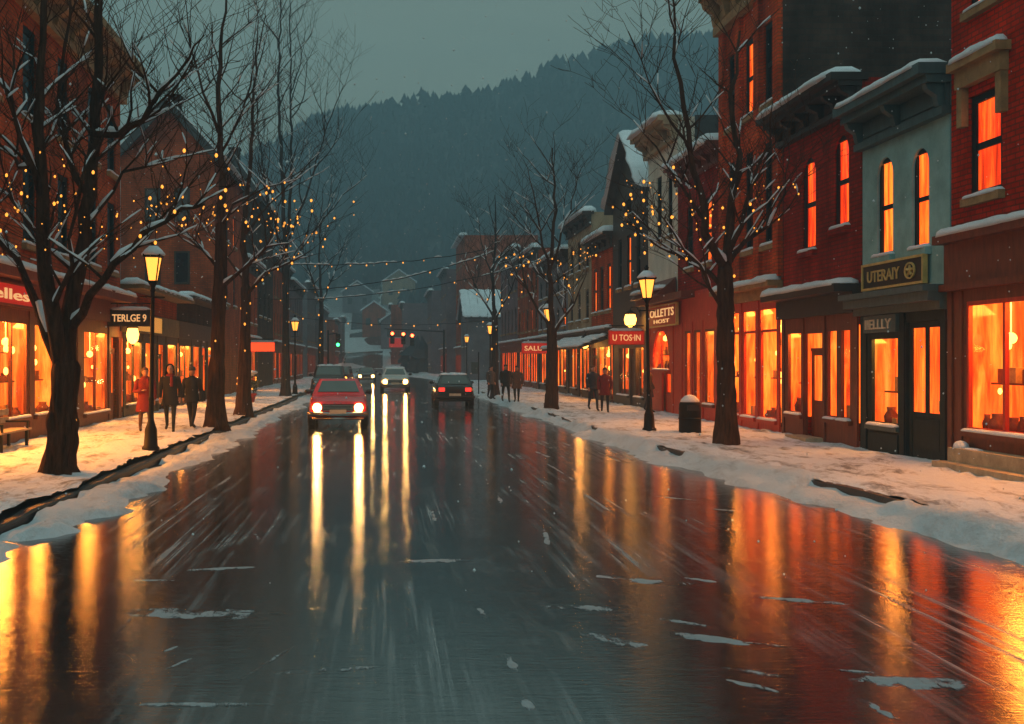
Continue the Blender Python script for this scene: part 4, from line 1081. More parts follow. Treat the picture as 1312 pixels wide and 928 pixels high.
# ------------------------------------------------------------------ fairy lights
bm_ = MB(); bm_.ball((0, 0, 0), .04, 1, 1, 1.3, 6, 4)
_b = bm_.build('bulb', M['bulb']); BULB = _b.data; bpy.data.objects.remove(_b)
def bulb(parent, p, s=1):
    o = bpy.data.objects.new('bulb', BULB); COL.objects.link(o); o.parent = parent; o.location = Vector(p)-OFF[parent.name]; o.scale = (s, s, s)
def light_string(T, n, zlo, zhi, label, scale=1, seed=0, rmin=0, xr=None):
    rg = random.Random(seed)
    c = [(p, r) for p, r in T.pts if zlo < p.z < zhi and r > rmin and (not xr or xr[0] < p.x < xr[1])]; rg.shuffle(c)
    t = thing('fairy_lights', label, 'fairy lights', T.base+Vector((0, 0, zlo)), 'fairy lights wound through the street trees')
    mb = MB(); got = []
    for p, r in c:
        if all((p-q).length > .16*scale+.06 for q in got):
            got.append(p)
            if len(got) >= n: break
    for p in got:
        q = p+Vector((rg.uniform(-.05, .05), rg.uniform(-.06, .02), rg.uniform(-.1, .02)))
        bulb(t, q, .5*scale*rg.choice((.5, .7, 1, 1.4))); mb.tube([p, q], .006, 3)
    done = set()
    for i, p in enumerate(got):      # wire between near neighbours
        o = sorted(range(len(got)), key=lambda k: (got[k]-p).length)[1:2]
        for k in o:
            if (k, i) in done or (got[k]-p).length > 1.2: continue
            done.add((i, k)); m = (p+got[k])/2-Vector((0, 0, .04)); mb.tube([p, m, got[k]], .005, 3, cap=False)
    mb.build('wire', M['iron'], t)
light_string(TA, 100, .9, 5.3, 'warm fairy lights wound through the big gnarled tree on the left', .9, 1)
light_string(TB, 70, 1.6, 7.0, 'warm fairy lights in the tall straight-trunked tree behind the walkers', 1.2, 2)
light_string(TC, 64, 1.8, 7.4, 'warm fairy lights in the dark tree beside the potted shrub', 1.4, 3)
light_string(TD, 45, 2.6, 9, 'warm fairy lights low in the very tall many-stemmed tree', 1.8, 4)
light_string(TE, 98, 1.9, 6.2, 'warm fairy lights in the leafless tree before the tall rust-red building', 1.05, 5)
light_string(TF, 60, 1.6, 6.4, 'warm fairy lights in the bare tree before the tan plastered building', 1.4, 6)
light_string(TG, 40, 2.6, 5.6, 'warm fairy lights in the hazy tree behind the parked dark hatchback', 1.6, 7)
light_string(TH, 45, 2.6, 7.5, 'warm fairy lights in the farthest left tree near the green traffic light', 2.0, 8)

def garland(a, b, sag, n, label, scale, seed, snowy=True, t0=0, t1=1):
    rg = random.Random(seed); a, b = Vector(a), Vector(b); N = 28
    pts = [a.lerp(b, i/N)-Vector((0, 0, sag*4*(i/N)*(1-i/N)+rg.uniform(-.03, .03))) for i in range(N+1)]
    t = thing('light_garland', label, 'light garland', (a+b)/2, 'light garlands hung across the street')
    mb = MB(); mb.tube(pts, .022, 5); mb.build('wire', M['iron'], t)
    if snowy:
        mb = MB()
        for i in range(N):
            if vn(i*.45+seed, seed) > .5: mb.tube([pts[i]+Vector((0, 0, .035)), (pts[i]+pts[i+1])/2+Vector((0, 0, .06)), pts[i+1]+Vector((0, 0, .035))], [.02, .045, .02], 5)
        if mb.v: mb.build('snow', M['snow'], t, True)
    for k in range(n):
        f = lerp(t0, t1, (k+.5)/n)+rg.uniform(-.01, .01); i = min(N-1, int(f*N)); p = pts[i].lerp(pts[i+1], f*N-i); bulb(t, p-Vector((0, 0, .08)), scale*rg.uniform(.7, 1.2))
    mb = MB()
garland(P(366, 338, 62), P(634, 318, 61), .35, 7, 'nearest snowy light garland hung between the tall thin tree and the hazy tree', .8, 1, True, .1, .7)
garland(P(366, 372, 62), P(634, 322, 61), .5, 5, 'lower slanting garland wire below the nearest snowy one', .7, 2, True)
garland((-7.9, 100, 5.9), (9.6, 100, 5.6), .6, 9, 'far light garland across the street in front of the slope houses', 1.3, 3, False)
garland((-8.3, 76, 6.1), (10.1, 72, 8.4), .8, 5, 'middle slanting garland with few lights hung from roof to roof', .8, 4, True)

# ------------------------------------------------------------------ street lamps
def make_lamp():
    t = thing('street_lamp', 'x', 'street lamp')
    mb = MB(); mb.lathe(0, 0, [(.19, 0), (.19, .12), (.15, .16), (.13, .5), (.085, .62), (.06, .72), (.055, 1.1), (.07, 1.14), (.05, 1.2), (.042, 3.4), (.06, 3.43), (.045, 3.5), (.075, 3.56), (.1, 3.6), (.03, 3.62)], 12)
    mb.tube([(-.26, 0, 3.3), (.26, 0, 3.3)], .016, 6); mb.build('pole', M['iron'], t, True)
    mb = MB()   # lantern cage: four corner bars, two rims, finial cap
    for k in range(4):
        a = PI/4+k*PI/2; mb.tube([(.115*math.cos(a), .115*math.sin(a), 3.62), (.215*math.cos(a), .215*math.sin(a), 4.14)], .016, 5)
    mb.lathe(0, 0, [(.12, 3.6), (.13, 3.64), (.11, 3.65)], 4, rot=PI/4); mb.lathe(0, 0, [(.23, 4.13), (.265, 4.15), (.265, 4.19), (.17, 4.27), (.1, 4.36), (.05, 4.38), (.05, 4.43), (.07, 4.46), (.01, 4.53)], 4, rot=PI/4)
    fr = mb.build('lantern', M['iron'], t)
    mb = MB(); mb.lathe(0, 0, [(.11, 3.655), (.205, 4.128)], 4, rot=PI/4); mb.build('lantern_glass', M['lantern_lit'], fr)
    mb = MB(); mb.lathe(0, 0, [(.25, 4.18), (.26, 4.21), (.18, 4.30), (.09, 4.38), (.05, 4.375)], 10); mb.build('snow', M['snow'], t, True)
    L = bpy.data.lights.new('lamp_light', 'POINT'); L.energy = 80; L.color = (1, .38, .07); L.shadow_soft_size = .12
    o = bpy.data.objects.new('lamp_light', L); COL.objects.link(o); o.parent = t; o.location = (0, 0, 3.50)
    o.location = (0, 0, 3.9)
    return t
lamp0 = make_lamp()
GL = 'lantern street lamps along the pavements'
for i, (px, Y, lab) in enumerate([(193, 24.8, 'black lantern street lamp between the big gnarled tree and the walker in black'), (832, 31.5, 'black lantern street lamp behind the black litter bin'),
                                  (378, 66, 'lantern street lamp on the left beyond the potted shrub, past the very tall tree'), (628, 74, 'lantern street lamp behind the hazy right-hand tree'),
                                  (702, 50.0, 'lantern street lamp beside the bare tree before the tan building'), (598, 108, 'small far lantern lamp beyond the parked dark hatchback')]):
    o = lamp0 if i == 0 else copy_tree(lamp0)
    o.location = ((px-VX)*Y/FPX, Y, .14); o.rotation_euler = (R([1.2, -.8, 0, 0, 0, 0][i]), R([1.0, -.6, 0, .5, 0, 0][i]), R(i*23))
    tag(o, lab, 'street lamp', GL)

def wall_lantern(F, u, v, label, s=1):
    c = Vector(F.p(u, v, .45)); t = thing('wall_lantern', label, 'wall lantern', c, 'wall lanterns over shop doors')
    mb = MB(); mb.tube([F.p(u, v+.25, .06), F.p(u, v+.5, .2), F.p(u, v+.48, .42), F.p(u, v+.34, .45)], .018, 6); mb.box(*sorted((F.p(0, 0, .05)[0], F.p(0, 0, .075)[0])), u-.06, u+.06, v+.1, v+.4)
    mb.build('bracket', M['iron'], t)
    mb = MB(); mb.lathe(c.x, c.y, [(.05, v-.32), (.17*s, v-.2), (.21*s, v), (.16*s, v+.2), (.06, v+.28)], 12); mb.build('lantern_glass', M['globe'], t, True)
    mb = MB(); mb.lathe(c.x, c.y, [(.2*s, v+.2), (.18*s, v+.25), (.05, v+.36), (.02, v+.4)], 10); mb.lathe(c.x, c.y, [(.02, v-.4), (.07, v-.33), (.05, v-.31)], 8); mb.build('cap', M['iron'], t, True)
    L = bpy.data.lights.new('lantern_light', 'POINT'); L.energy = 45; L.color = (1, .38, .07); L.shadow_soft_size = .1
    o = bpy.data.objects.new('lantern_light', L); COL.objects.link(o); o.parent = t; o.location = (-F.side*.3, -.1, -.45)
wall_lantern(FR, 47.0, 3.75, 'round glowing wall lantern above the red hanging sign by the timber gable', 1.2)
wall_lantern(FL, 38.2, 2.95, 'glowing wall lantern under the black hanging sign by the brown-red building', 1.0)
wall_lantern(FR, 57.5, 3.0, 'small glowing wall lantern under the snowy canopy of the orange brick shop', 1.0)

# ------------------------------------------------------------------ signs
def hang_sign(F, u, v, w, h, board, label, text, lmat, trim='iron', th=.1, gap=.08, edge=None):
    """board set square to the wall, facing along the street"""
    c = Vector(F.p(u, v, gap+w/2)); t = thing('hanging_sign', label, 'sign', c)
    x0, x1 = sorted((F.p(0, 0, gap)[0], F.p(0, 0, gap+w)[0]))
    mb = MB(); mb.box(x0, x1, u-th/2, u+th/2, v-h/2, v+h/2); b = mb.build('board', M[board], t)
    mb = MB(); e = .035
    mb.box(x0-e, x1+e, u-th/2-.012, u+th/2+.012, v+h/2, v+h/2+e); mb.box(x0-e, x1+e, u-th/2-.012, u+th/2+.012, v-h/2-e, v-h/2)
    mb.box(x0-e, x0, u-th/2-.012, u+th/2+.012, v-h/2, v+h/2); mb.box(x1, x1+e, u-th/2-.012, u+th/2+.012, v-h/2, v+h/2); mb.build('rim', M[edge or 'wood_dark'], b)
    mb = MB(); mb.tube([F.p(u, v+h/2+.22, .05), F.p(u, v+h/2+.22, gap+w)], .022, 6)
    for q in (.2, .8): mb.tube([F.p(u, v+h/2, gap+w*q), F.p(u, v+h/2+.22, gap+w*q)], .012, 5)
    mb.build('bracket', M[trim], t)
    mb = MB(); snow_strip(mb, (x0, u, v+h/2+e), (x1, u, v+h/2+e), .07, .09, .12, u); mb.build('snow', M['snow'], t, True)
    if text: lettering(b, text, 'C', (c.x, u-th/2-.006, v), w*.82, h*.5, lmat, .015)
    return t
hang_sign(FL, 36.45, 3.42, 1.3, .46, 'sign_black', 'black hanging sign with cream letters by the brown-red building', 'TERLGE 9', 'letter_lit')
hang_sign(FR, 46.3, 3.0, 1.35, .5, 'sign_red', 'red lit hanging sign with pale letters below the round wall lantern', 'U TOS·IN', 'letter_lit', edge='wood_red')
hang_sign(FR, 72, 2.85, 1.75, .6, 'sign_red', 'smaller red lit hanging sign on the low grey building', 'SALUT', 'letter_lit', edge='wood_red')
hang_sign(FL, 73.5, 2.95, 1.75, .55, 'sign_orange', 'plain orange-red glowing box sign on the left brick shop', None, None, edge='wood_red')
hang_sign(Face(1, 3.4), 191, 5.0, 2.2, 1.5, 'sign_red', 'distant red glowing sign at the end of the street on the right', None, None, edge='wood_red')
def board_sign(F, u0, u1, v0, v1, d, board, label, text, lmat, where, frame, two=None, emblem=False):
    c = F.p((u0+u1)/2, (v0+v1)/2, d); t = thing('sign_board', label, 'sign', c)
    mb = MB(); F.box(mb, u0, u1, v0, v1, d, d+.07); b = mb.build('board', M[board], t)
    mb = MB(); e = .05
    F.box(mb, u0-e, u1+e, v1, v1+e, d, d+.1); F.box(mb, u0-e, u1+e, v0-e, v0, d, d+.1); F.box(mb, u0-e, u0, v0, v1, d, d+.1); F.box(mb, u1, u1+e, v0, v1, d, d+.1); mb.build('rim', M[frame], b)
    W, H = u1-u0, v1-v0
    um = (u0+u1)/2; sg = -1 if F.side > 0 else 1
    if text:
        if emblem: lettering(b, text, where, F.p(um-sg*W*.14, (v0+v1)/2, d+.075), W*.56, H*.52, lmat, .012)
        elif two: lettering(b, text, where, F.p(um, v0+H*.66, d+.075), W*.84, H*.42, lmat, .012); lettering(b, two, where, F.p(um, v0+H*.22, d+.075), W*.55, H*.2, lmat, .012)
        else: lettering(b, text, where, F.p(um, (v0+v1)/2, d+.075), W*.8, H*.55, lmat, .012)
    if emblem:
        mb = MB(); uc = um+sg*W*.31; vc = (v0+v1)/2; n = 20
        for ra, rb in ((.36, .29),):
            mb.rings([[F.p(uc+math.cos(2*PI*k/n)*H*q*1.35, vc+math.sin(2*PI*k/n)*H*q, d+dd) for k in range(n)] for q, dd in ((ra, .072), (ra, .1), (rb, .1), (rb, .072))], cap=False)
        for a in range(5): an = PI/2+a*2*PI/5; mb.tube([F.p(uc, vc, d+.085), F.p(uc+math.cos(an)*H*.3, vc+math.sin(an)*H*.24, d+.085)], .03, 5)
        mb.build('emblem', M[lmat], b)
    return t
board_sign(FR, 22.25, 25.0, 3.62, 4.08, .06, 'sign_black', 'black sign board with gold letters and round emblem on the grey-green building', 'UTERAIY', 'letter_gold', 'R', 'letter_gold', emblem=True)
board_sign(FR, 40.6, 44.9, 3.38, 4.08, .14, 'wood_red', 'red shop board with gold letters in two lines above the arched red window', 'OLLETTS', 'letter_lit', 'R', 'letter_gold', two='HOST')
board_sign(FL, 24.0, 28.2, 3.38, 3.82, .15, 'sign_red', 'red lit fascia board with pale script on the left brown-red building', 'Belles', 'letter_lit', 'L', 'wood_brown')
board_sign(FL, 39.2, 44.6, 3.12, 3.68, .13, 'sign_yellow', 'olive-yellow fascia board on the one storey shop, lantern light put in as glow', None, None, 'L', 'wood_olive')

# ------------------------------------------------------------------ vehicles
def make_car(label, paintmat, kind='saloon', snowy=False, lights='head', loc=(0, 0, 0), rot=0, scale=1, group='cars on the street', lamp=None):
    """front towards -Y"""
    t = thing('car', label, 'car', (0, 0, 0), group)
    tall = kind == 'hatch'; van = kind == 'wagon'
    hz = 1.42 if not van else 1.62
    if tall: st = [(-2.05, .66, .36, .70), (-1.97, .78, .28, .80), (-1.6, .83, .24, .88), (-.85, .84, .23, .95), (0, .845, .23, .98), (1.2, .845, .23, 1.0), (1.7, .83, .25, .99), (1.86, .80, .30, .97), (1.93, .74, .40, .9)]
    elif van: st = [(-2.2, .7, .38, .8), (-2.1, .82, .3, .9), (-1.6, .86, .26, 1.0), (-.9, .87, .25, 1.05), (.5, .87, .25, 1.07), (1.8, .87, .25, 1.07), (2.1, .85, .28, 1.05), (2.2, .78, .4, .98)]
    else: st = [(-2.22, .66, .40, .70), (-2.16, .80, .30, .79), (-1.9, .84, .26, .85), (-1.3, .86, .24, .91), (-.78, .865, .24, .96), (.2, .87, .24, .97), (1.25, .86, .24, .97), (1.75, .84, .27, .95), (2.08, .79, .34, .90), (2.16, .68, .44, .82)]
    mb = MB()
    def section(y, w, zb, zt):
        h = zt-zb; zm = zb+h*.55
        half = [(w*.72, zb), (w*.95, zb+h*.1), (w, zb+h*.35), (w*1.0, zm), (w*.965, zt-h*.14), (w*.88, zt-h*.03), (w*.5, zt+.012), (0, zt+.02)]
        return [(x, y, z) for x, z in half]+[(-x, y, z) for x, z in half[-2::-1]]
    mb.rings([section(*s) for s in st])
    zb = st[len(st)//2][3]-.03
    if tall: cab = [(-.95, -.3, zb, hz), (1.88, 1.5)]
    elif van: cab = [(-1.0, -.45, zb, hz), (2.12, 1.95)]
    else: cab = [(-.85, -.22, zb, hz), (1.5, .95)]
    (yf0, yf1, z0, z1), (yr0, yr1) = cab
    wb, wt = .80, .60 if not van else .68
    # cabin as a tapered loft with rounded shoulders
    lv = [(0, 0), (.5, .5), (.86, .93), (.96, 1.03), (1, 1.16)]
    rr = []
    for fz, fi in lv:
        z = lerp(z0, z1, fz); a = lerp(yf0, yf1, fi); b = lerp(yr0, yr1, fi); w = lerp(wb, wt, min(fi, 1.1))
        c = .12; rr.append([(w-c, a, z), (w, a+c*1.5, z), (w, b-c, z), (w-c, b, z), (-w+c, b, z), (-w, b-c, z), (-w, a+c*1.5, z), (-w+c, a, z)])
    mb.rings(rr)
    body = mb.build('body', M[paintmat], t, True)
    m = body.modifiers.new('edges', 'EDGE_SPLIT'); m.split_angle = R(38)
    def onface(ya, yb, f, x0, x1, y_off, top):   # point on front or rear glass plane
        pass
    def pane(name, pts, off):
        a, b, c, d = [Vector(p) for p in pts]; n = (b-a).cross(d-a).normalized()*off; mb = MB()
        mb.add([p+n for p in (a, b, c, d)]+[p-n*.5 for p in (a, b, c, d)], [(0, 1, 2, 3), (7, 6, 5, 4), (0, 4, 5, 1), (1, 5, 6, 2), (2, 6, 7, 3), (3, 7, 4, 0)]); return mb.build(name, M['car_glass'], t)
    def yz(y0_, y1_, f): return lerp(y0_, y1_, f/.9*.95), lerp(z0, z1, f)
    for name, ya, yb, sg in (('windshield', yf0, yf1, -1), ('rear_window', yr0, yr1, 1)):
        y1_, q1 = yz(ya, yb, .18 if sg < 0 else .14); y2_, q2 = yz(ya, yb, .84); wa = lerp(wb, wt, .15)-.15; wc = lerp(wb, wt, .85)-.13
        pane(name, [(-wa, y1_, q1), (wa, y1_, q1), (wc, y2_, q2), (-wc, y2_, q2)] if sg < 0 else [(wa, y1_, q1), (-wa, y1_, q1), (-wc, y2_, q2), (wc, y2_, q2)], .022)
    for sg in (-1, 1):
        L0 = yf0+.32; L1 = yr0-.2
        for a, b in ((.02, .47), (.53, .98)):
            ws = [lerp(wb, wt, f) for f in (.2, .84)]; q1, q2 = lerp(z0, z1, .2), lerp(z0, z1, .82)
            ya, yb = lerp(L0, L1, a), lerp(L0, L1, b); ta, tb = lerp(yf1+.28, yr1-.12, a), lerp(yf1+.28, yr1-.12, b)
            pts = [(sg*ws[0], yb, q1), (sg*ws[0], ya, q1), (sg*ws[1], ta, q2), (sg*ws[1], tb, q2)]
            if sg < 0: pts = [pts[1], pts[0], pts[3], pts[2]]
            pane('side_window', pts, .016)
        mb = MB(); mb.ball((sg*.93, yf0+.28, z0+.1), .1, 1, .6, .75, 8, 6); mb.tube([(sg*.8, yf0+.3, z0+.06), (sg*.93, yf0+.3, z0+.08)], .022, 5); mb.build('mirror', M['dark_paint'], t, True)
        for y in (st[0][0]+.83, st[-1][0]-.85):
            mb = MB(); x = sg*.80; r0 = .315
            mb.rings([[(x+sg*dx, y+r*math.cos(2*PI*k/20), .315+r*math.sin(2*PI*k/20)) for k in range(20)] for dx, r in ((-.13, .2), (-.13, r0-.02), (-.1, r0), (.06, r0), (.085, r0-.03), (.085, .2))])
            wh = mb.build('wheel', M['rubber'], t, True); wh.modifiers.new('edges', 'EDGE_SPLIT')
            mb = MB(); mb.rings([[(x+sg*dx, y+r*math.cos(2*PI*k/16), .315+r*math.sin(2*PI*k/16)) for k in range(16)] for dx, r in ((.06, .205), (.095, .2), (.075, .15), (.09, .06), (.09, .01))]); mb.build('rim', M['chrome'], wh, True)
    yfr = st[0][0]; yre = st[-1][0]; zf = st[1][3]-.14
    for sg in (-1, 1):
        on = lights in ('head', 'both'); mb = MB()
        mb.rings([[(sg*.60+r*math.cos(2*PI*k/16), yfr+dy, zf-.03+r*math.sin(2*PI*k/16)) for k in range(16)] for dy, r in ((.14, .125), (-.015, .125), (-.035, .10), (-.045, .04))])
        mb.build('headlight', M[lamp or 'head_lit'] if on else M['chrome'], t, True)
        mb = MB(); mb.box(sg*.58-.13, sg*.58+.13, yre-.16, yre+.02, .70 if not van else .85, .86 if not van else 1.0); mb.build('tail_light', M['tail_lit'] if lights in ('tail', 'both') else M['sign_red'], t)
    mb = MB(); mb.box(-.46, .46, yfr-.008, yfr+.12, zf-.12, zf+.07); gr = mb.build('grille', M['rubber'], t)
    mb = MB()
    for k in range(4): mb.box(-.45, .45, yfr-.022, yfr-.009, zf-.11+k*.045, zf-.095+k*.045)
    for sg in (-.1, .08): mb.ball((sg, yfr-.02, zf+.1), .02, n=6, m=4)
    mb.build('grille_bar', M['chrome'], gr)
    for name, y, s in (('bumper', yfr-.06, -1), ('bumper', yre+.04, 1)):
        mb = MB(); mb.tube([(-.84, y-s*.18, .44), (-.76, y, .44), (.76, y, .44), (.84, y-s*.18, .44)], .065, 8, flat=1.0); mb.tube([(-.74, y-s*.06, .31), (.74, y-s*.06, .31)], .05, 6); mb.build(name, M['chrome'] if s < 0 else M['rubber'], t, True)
    mb = MB(); mb.box(-.26, .26, yre+.105, yre+.115, .5, .61); mb.build('number_plate', M['letter_pale'], t)
    mb = MB(); mb.box(-.24, .24, yfr-.15, yfr-.135, .46, .57); mb.build('number_plate', M['letter_pale'], t)
    if snowy:
        mb = MB(); c = (yf1+yr1)/2
        for k in range(3): snow_strip(mb, (lerp(-wt, wt, .2+.3*k), yf1+.2, z1+.0), (lerp(-wt, wt, .2+.3*k), yr1-.05, z1+.0), .24, .08, .2, k)
        mb.build('snow', M['snow'], t, True)
    if lights in ('head', 'both'):
        for sg in (-1, 1):
            L = bpy.data.lights.new('headlight_beam', 'SPOT'); L.energy = 90; L.color = (1, .55, .18); L.spot_size = R(70); L.spot_blend = .8; L.shadow_soft_size = .08
            o = bpy.data.objects.new('headlight_beam', L); COL.objects.link(o); o.parent = t; o.location = (sg*.6, yfr-.12, zf); o.rotation_euler = (R(82), 0, R(180))
    t.location = loc; t.rotation_euler = (0, 0, rot); t.scale = (scale,)*3
    return t
make_car('red saloon car driving towards the viewer with both headlights lit', 'red_paint', 'saloon', False, 'head', (-1.42, 38.1, .0), R(1.5), 1.06)
make_car('pale car approaching in the distance with bright headlights, right of the red car', 'white_paint', 'saloon', True, 'head', (.85, 80, .0), 0, 1.12)
make_car('dark hatchback with red tail lights parked along the right snow bank', 'dark_paint', 'hatch', True, 'tail', (3.25, 54.4, .0), R(180), 1.02)
make_car('dark wagon with snow on its roof following behind the red car', 'dark_paint', 'wagon', True, 'none', (-3.1, 68, .0), 0, 1.1)
make_car('farthest tiny car with yellow headlights at the end of the street', 'grey_paint', 'saloon', False, 'head', (-1.5, 112, .0), 0, 1.0)
make_car('distant dark car with amber lamps beyond the snow-roofed wagon', 'grey_paint', 'wagon', False, 'head', (-3.3, 92, .0), R(-4), 1.0, lamp='head_amber')

# ------------------------------------------------------------------ people
def make_person(label, coat, loc, rot, hair='cloth_black', trousers='cloth_black', hem=.62, phase=1, bag=None, hood=False, scarf=None, arms=(1, 1), scale=1, hat=None):
    """faces -Y before turning"""
    t = thing('person', label, 'person', (0, 0, 0), 'people walking on the pavements')
    V = []; E = []; RD = []
    def nd(p, r, par=None):
        V.append(p); RD.append(r); i = len(V)-1
        if par is not None: E.append((par, i))
        return i
    pel = nd((0, 0, .96), .135); ab = nd((0, 0, 1.12), .125, pel); ch = nd((0, .01, 1.30), .145, ab); nk = nd((0, .01, 1.47), .062, ch); hd0 = nd((0, -.005, 1.55), .068, nk)
    st = .17*phase; hands = []
    for sg in (-1, 1):
        f = sg*st
        hp = nd((sg*.1, 0, .90), .10, pel); kn = nd((sg*.105, -f*.75-.02, .50), .064, hp); lift = .09 if (f < 0) else 0
        an = nd((sg*.105, -f*1.25+(.05 if f < 0 else 0), .10+lift), .043, kn); nd((sg*.12, -f*1.25-.15, .045+lift*.6), .04, an)
        sh = nd((sg*.185, .01, 1.41), .072, ch)
        if arms[0 if sg < 0 else 1] == 1: el = (sg*.245, .03+f*.35, 1.13); wr = (sg*.235, -.06+f*.55, .90)
        else: el = (sg*.26, .04, 1.13); wr = (sg*.1, -.2, 1.16)
        e = nd(el, .047, sh); w = nd(wr, .032, e); hands.append((Vector(wr), (Vector(wr)-Vector(el)).normalized(), sg))
    me = bpy.data.meshes.new('skeleton'); me.from_pydata(V, E, []); me.update()
    o = bpy.data.objects.new('skeleton', me); COL.objects.link(o)
    o.modifiers.new('skin', 'SKIN'); 
    for d, r in zip(me.skin_vertices[0].data, RD): d.radius = (r, r); d.use_root = False
    me.skin_vertices[0].data[0].use_root = True
    su = o.modifiers.new('sub', 'SUBSURF'); su.levels = 1; su.render_levels = 1
    bpy.context.view_layer.update()
    ev = bpy.data.meshes.new_from_object(o.evaluated_get(bpy.context.evaluated_depsgraph_get()))
    mb = MB()
    vs = [v.co.copy() for v in ev.vertices]
    for p in ev.polygons:
        z = sum(vs[i].z for i in p.vertices)/len(p.vertices)
    bpy.data.objects.remove(o)
    n0 = len(mb.v); mb.v += [tuple(v) for v in vs]
    for p in ev.polygons:
        z = sum(vs[i].z for i in p.vertices)/len(p.vertices); mb.f.append(list(p.vertices)); mb.mi.append(0 if z > 1.45 else 1 if z > .14 else 2)
    mb.cur = 0   # head with nose, brow, ears; hands with fingers
    mb.ball((0, -.012, 1.635), .1, .8, .98, 1.2, 12, 10); mb.tube([(0, -.105, 1.665), (0, -.128, 1.625), (0, -.108, 1.612)], [.01, .016, .012], 6)
    mb.tube([(-.045, -.095, 1.672), (0, -.108, 1.676), (.045, -.095, 1.672)], .009, 5); mb.tube([(-.028, -.1, 1.585), (0, -.107, 1.585), (.028, -.1, 1.585)], .007, 5)
    for sg in (-1, 1): mb.ball((sg*.08, 0, 1.635), .026, .4, .8, 1.2, 6, 5)
    for wr, d, sg in hands:
        a = Vector((1, 0, 0)); b = d.cross(a).normalized(); c = wr+d*.05
        mb.tube([wr-d*.02, wr+d*.03, wr+d*.085], [.026, .036, .034], 8, flat=.6)
        for k in range(4):
            q = wr+d*.08+b*0+a*(k-1.5)*.017; l = (.062, .072, .068, .052)[k]; mb.tube([q, q+d*l*.5, q+d*l*.85-b*sg*0+Vector((0, -.012, 0))], [.009, .0085, .006], 5)
        q = wr+d*.03; mb.tube([q, q+d*.03+Vector((-sg*.03, -.02, 0)), q+d*.065+Vector((-sg*.032, -.028, 0))], [.012, .010, .007], 5)
    mb.cur = 2
    for sg in (-1, 1): mb.ball((sg*.034, -.096, 1.652), .009, n=6, m=4)
    mb.build('body', [M['skin'], M[trousers], M['rubber']], t, True)
    # coat: skirted shell plus sleeves
    mb = MB(); n = 20; prof = [(hem, .235, .19), (hem+.01, .24, .195), (.85, .205, .165), (1.02, .185, .15), (1.15, .18, .145), (1.3, .205, .155), (1.40, .215, .145), (1.455, .15, .11), (1.50, .078, .078), (1.52, .085, .085)]
    mb.rings([[(rx*math.cos(2*PI*k/n)*(1+.05*math.sin(k*2.6)*(z < .9)), ry*math.sin(2*PI*k/n)*(1+.06*math.sin(k*3.1)*(z < .9))+.01, z) for k in range(n)] for z, rx, ry in prof], cap=False)
    for sg in (-1, 1):
        a = arms[0 if sg < 0 else 1]; f = sg*st
        el = (sg*.25, .03+f*.35, 1.13) if a == 1 else (sg*.27, .04, 1.13); wr = (sg*.24, -.06+f*.55, .92) if a == 1 else (sg*.12, -.19, 1.16)
        mb.tube([(sg*.15, .01, 1.42), (sg*.20, .012, 1.39), (sg*.225, .02, 1.27), el, Vector(el).lerp(Vector(wr), .5), wr], [.06, .076, .07, .062, .055, .05], 10)
    mb.build('coat', M[coat], t, True)
    mb = MB()
    if hood:
        mb.rings([[(r*.9*math.cos(PI*k/8), oy+r*(.25 if k in (0, 8) else 1)*math.sin(PI*k/8)*1.0, z) for k in range(9)] for z, r, oy in ((1.46, .15, -.02), (1.56, .135, -.03), (1.66, .13, -.04), (1.74, .105, -.03), (1.785, .05, 0), (1.79, .01, .02))], closed=False, cap=False)
        mb.build('hood', M[coat], t, True)
    elif hat:
        mb.rings([[(r*math.cos(2*PI*k/14), -.01+r*1.1*math.sin(2*PI*k/14), z) for k in range(14)] for z, r in ((1.665, .088), (1.67, .098), (1.72, .098), (1.765, .075), (1.785, .02))]); mb.build('hat', M[hat], t, True)
    else:
        mb.rings([[(r*.86*math.cos(2*PI*k/14), oy+r*math.sin(2*PI*k/14), z) for k in range(14)] for z, r, oy in ((1.55, .07, .06), (1.62, .1, .035), (1.69, .108, .012), (1.74, .09, .0), (1.768, .04, 0), (1.772, .01, 0))]); mb.build('hair', M[hair], t, True)
    if scarf:
        mb = MB(); mb.rings([[(r*math.cos(2*PI*k/14), r*math.sin(2*PI*k/14), z) for k in range(14)] for z, r in ((1.455, .1), (1.48, .112), (1.52, .105), (1.53, .085))], cap=False); mb.tube([(.05, -.1, 1.48), (.055, -.165, 1.38), (.05, -.165, 1.2)], [.03, .04, .04], 6, flat=.5); mb.build('scarf', M[scarf], t, True)
    t.location = loc; t.rotation_euler = (0, 0, rot); t.scale = (scale,)*3
    if bag:
        b = thing('shoulder_bag', bag, 'bag', (0, 0, 0)); mb = MB()
        mb.rings([[(-.3+dx, .02+w*math.cos(2*PI*k/12)*1.5, z+0*k) if False else (-.31+dx+.07*math.cos(2*PI*k/12), .02+w*math.sin(2*PI*k/12), z) for k in range(12)] for z, w, dx in ((.82, .10, 0), (.84, .17, 0), (1.0, .18, 0), (1.1, .15, .01), (1.11, .1, .01))]); mb.build('pouch', M['cloth_black'], b, True)
        mb = MB(); mb.tube([(-.3, -.1, 1.09), (-.24, -.06, 1.3), (-.17, .02, 1.485), (-.24, .1, 1.3), (-.3, .14, 1.09)], .012, 5); mb.build('strap', M['cloth_black'], b, True)
        b.location = loc; b.rotation_euler = (0, 0, rot); b.scale = (scale,)*3
    return t
def at(px, py): 
    y = FPX*(CAMZ-.17)/(py-VY); return ((px-VX)*y/FPX, y, .155)
make_person('person in a dark red coat between the big gnarled tree and the street lamp', 'cloth_red', at(186, 556), R(20), 'cloth_brown', 'cloth_brown', .60, .6, arms=(0, 1), scarf='cloth_red')
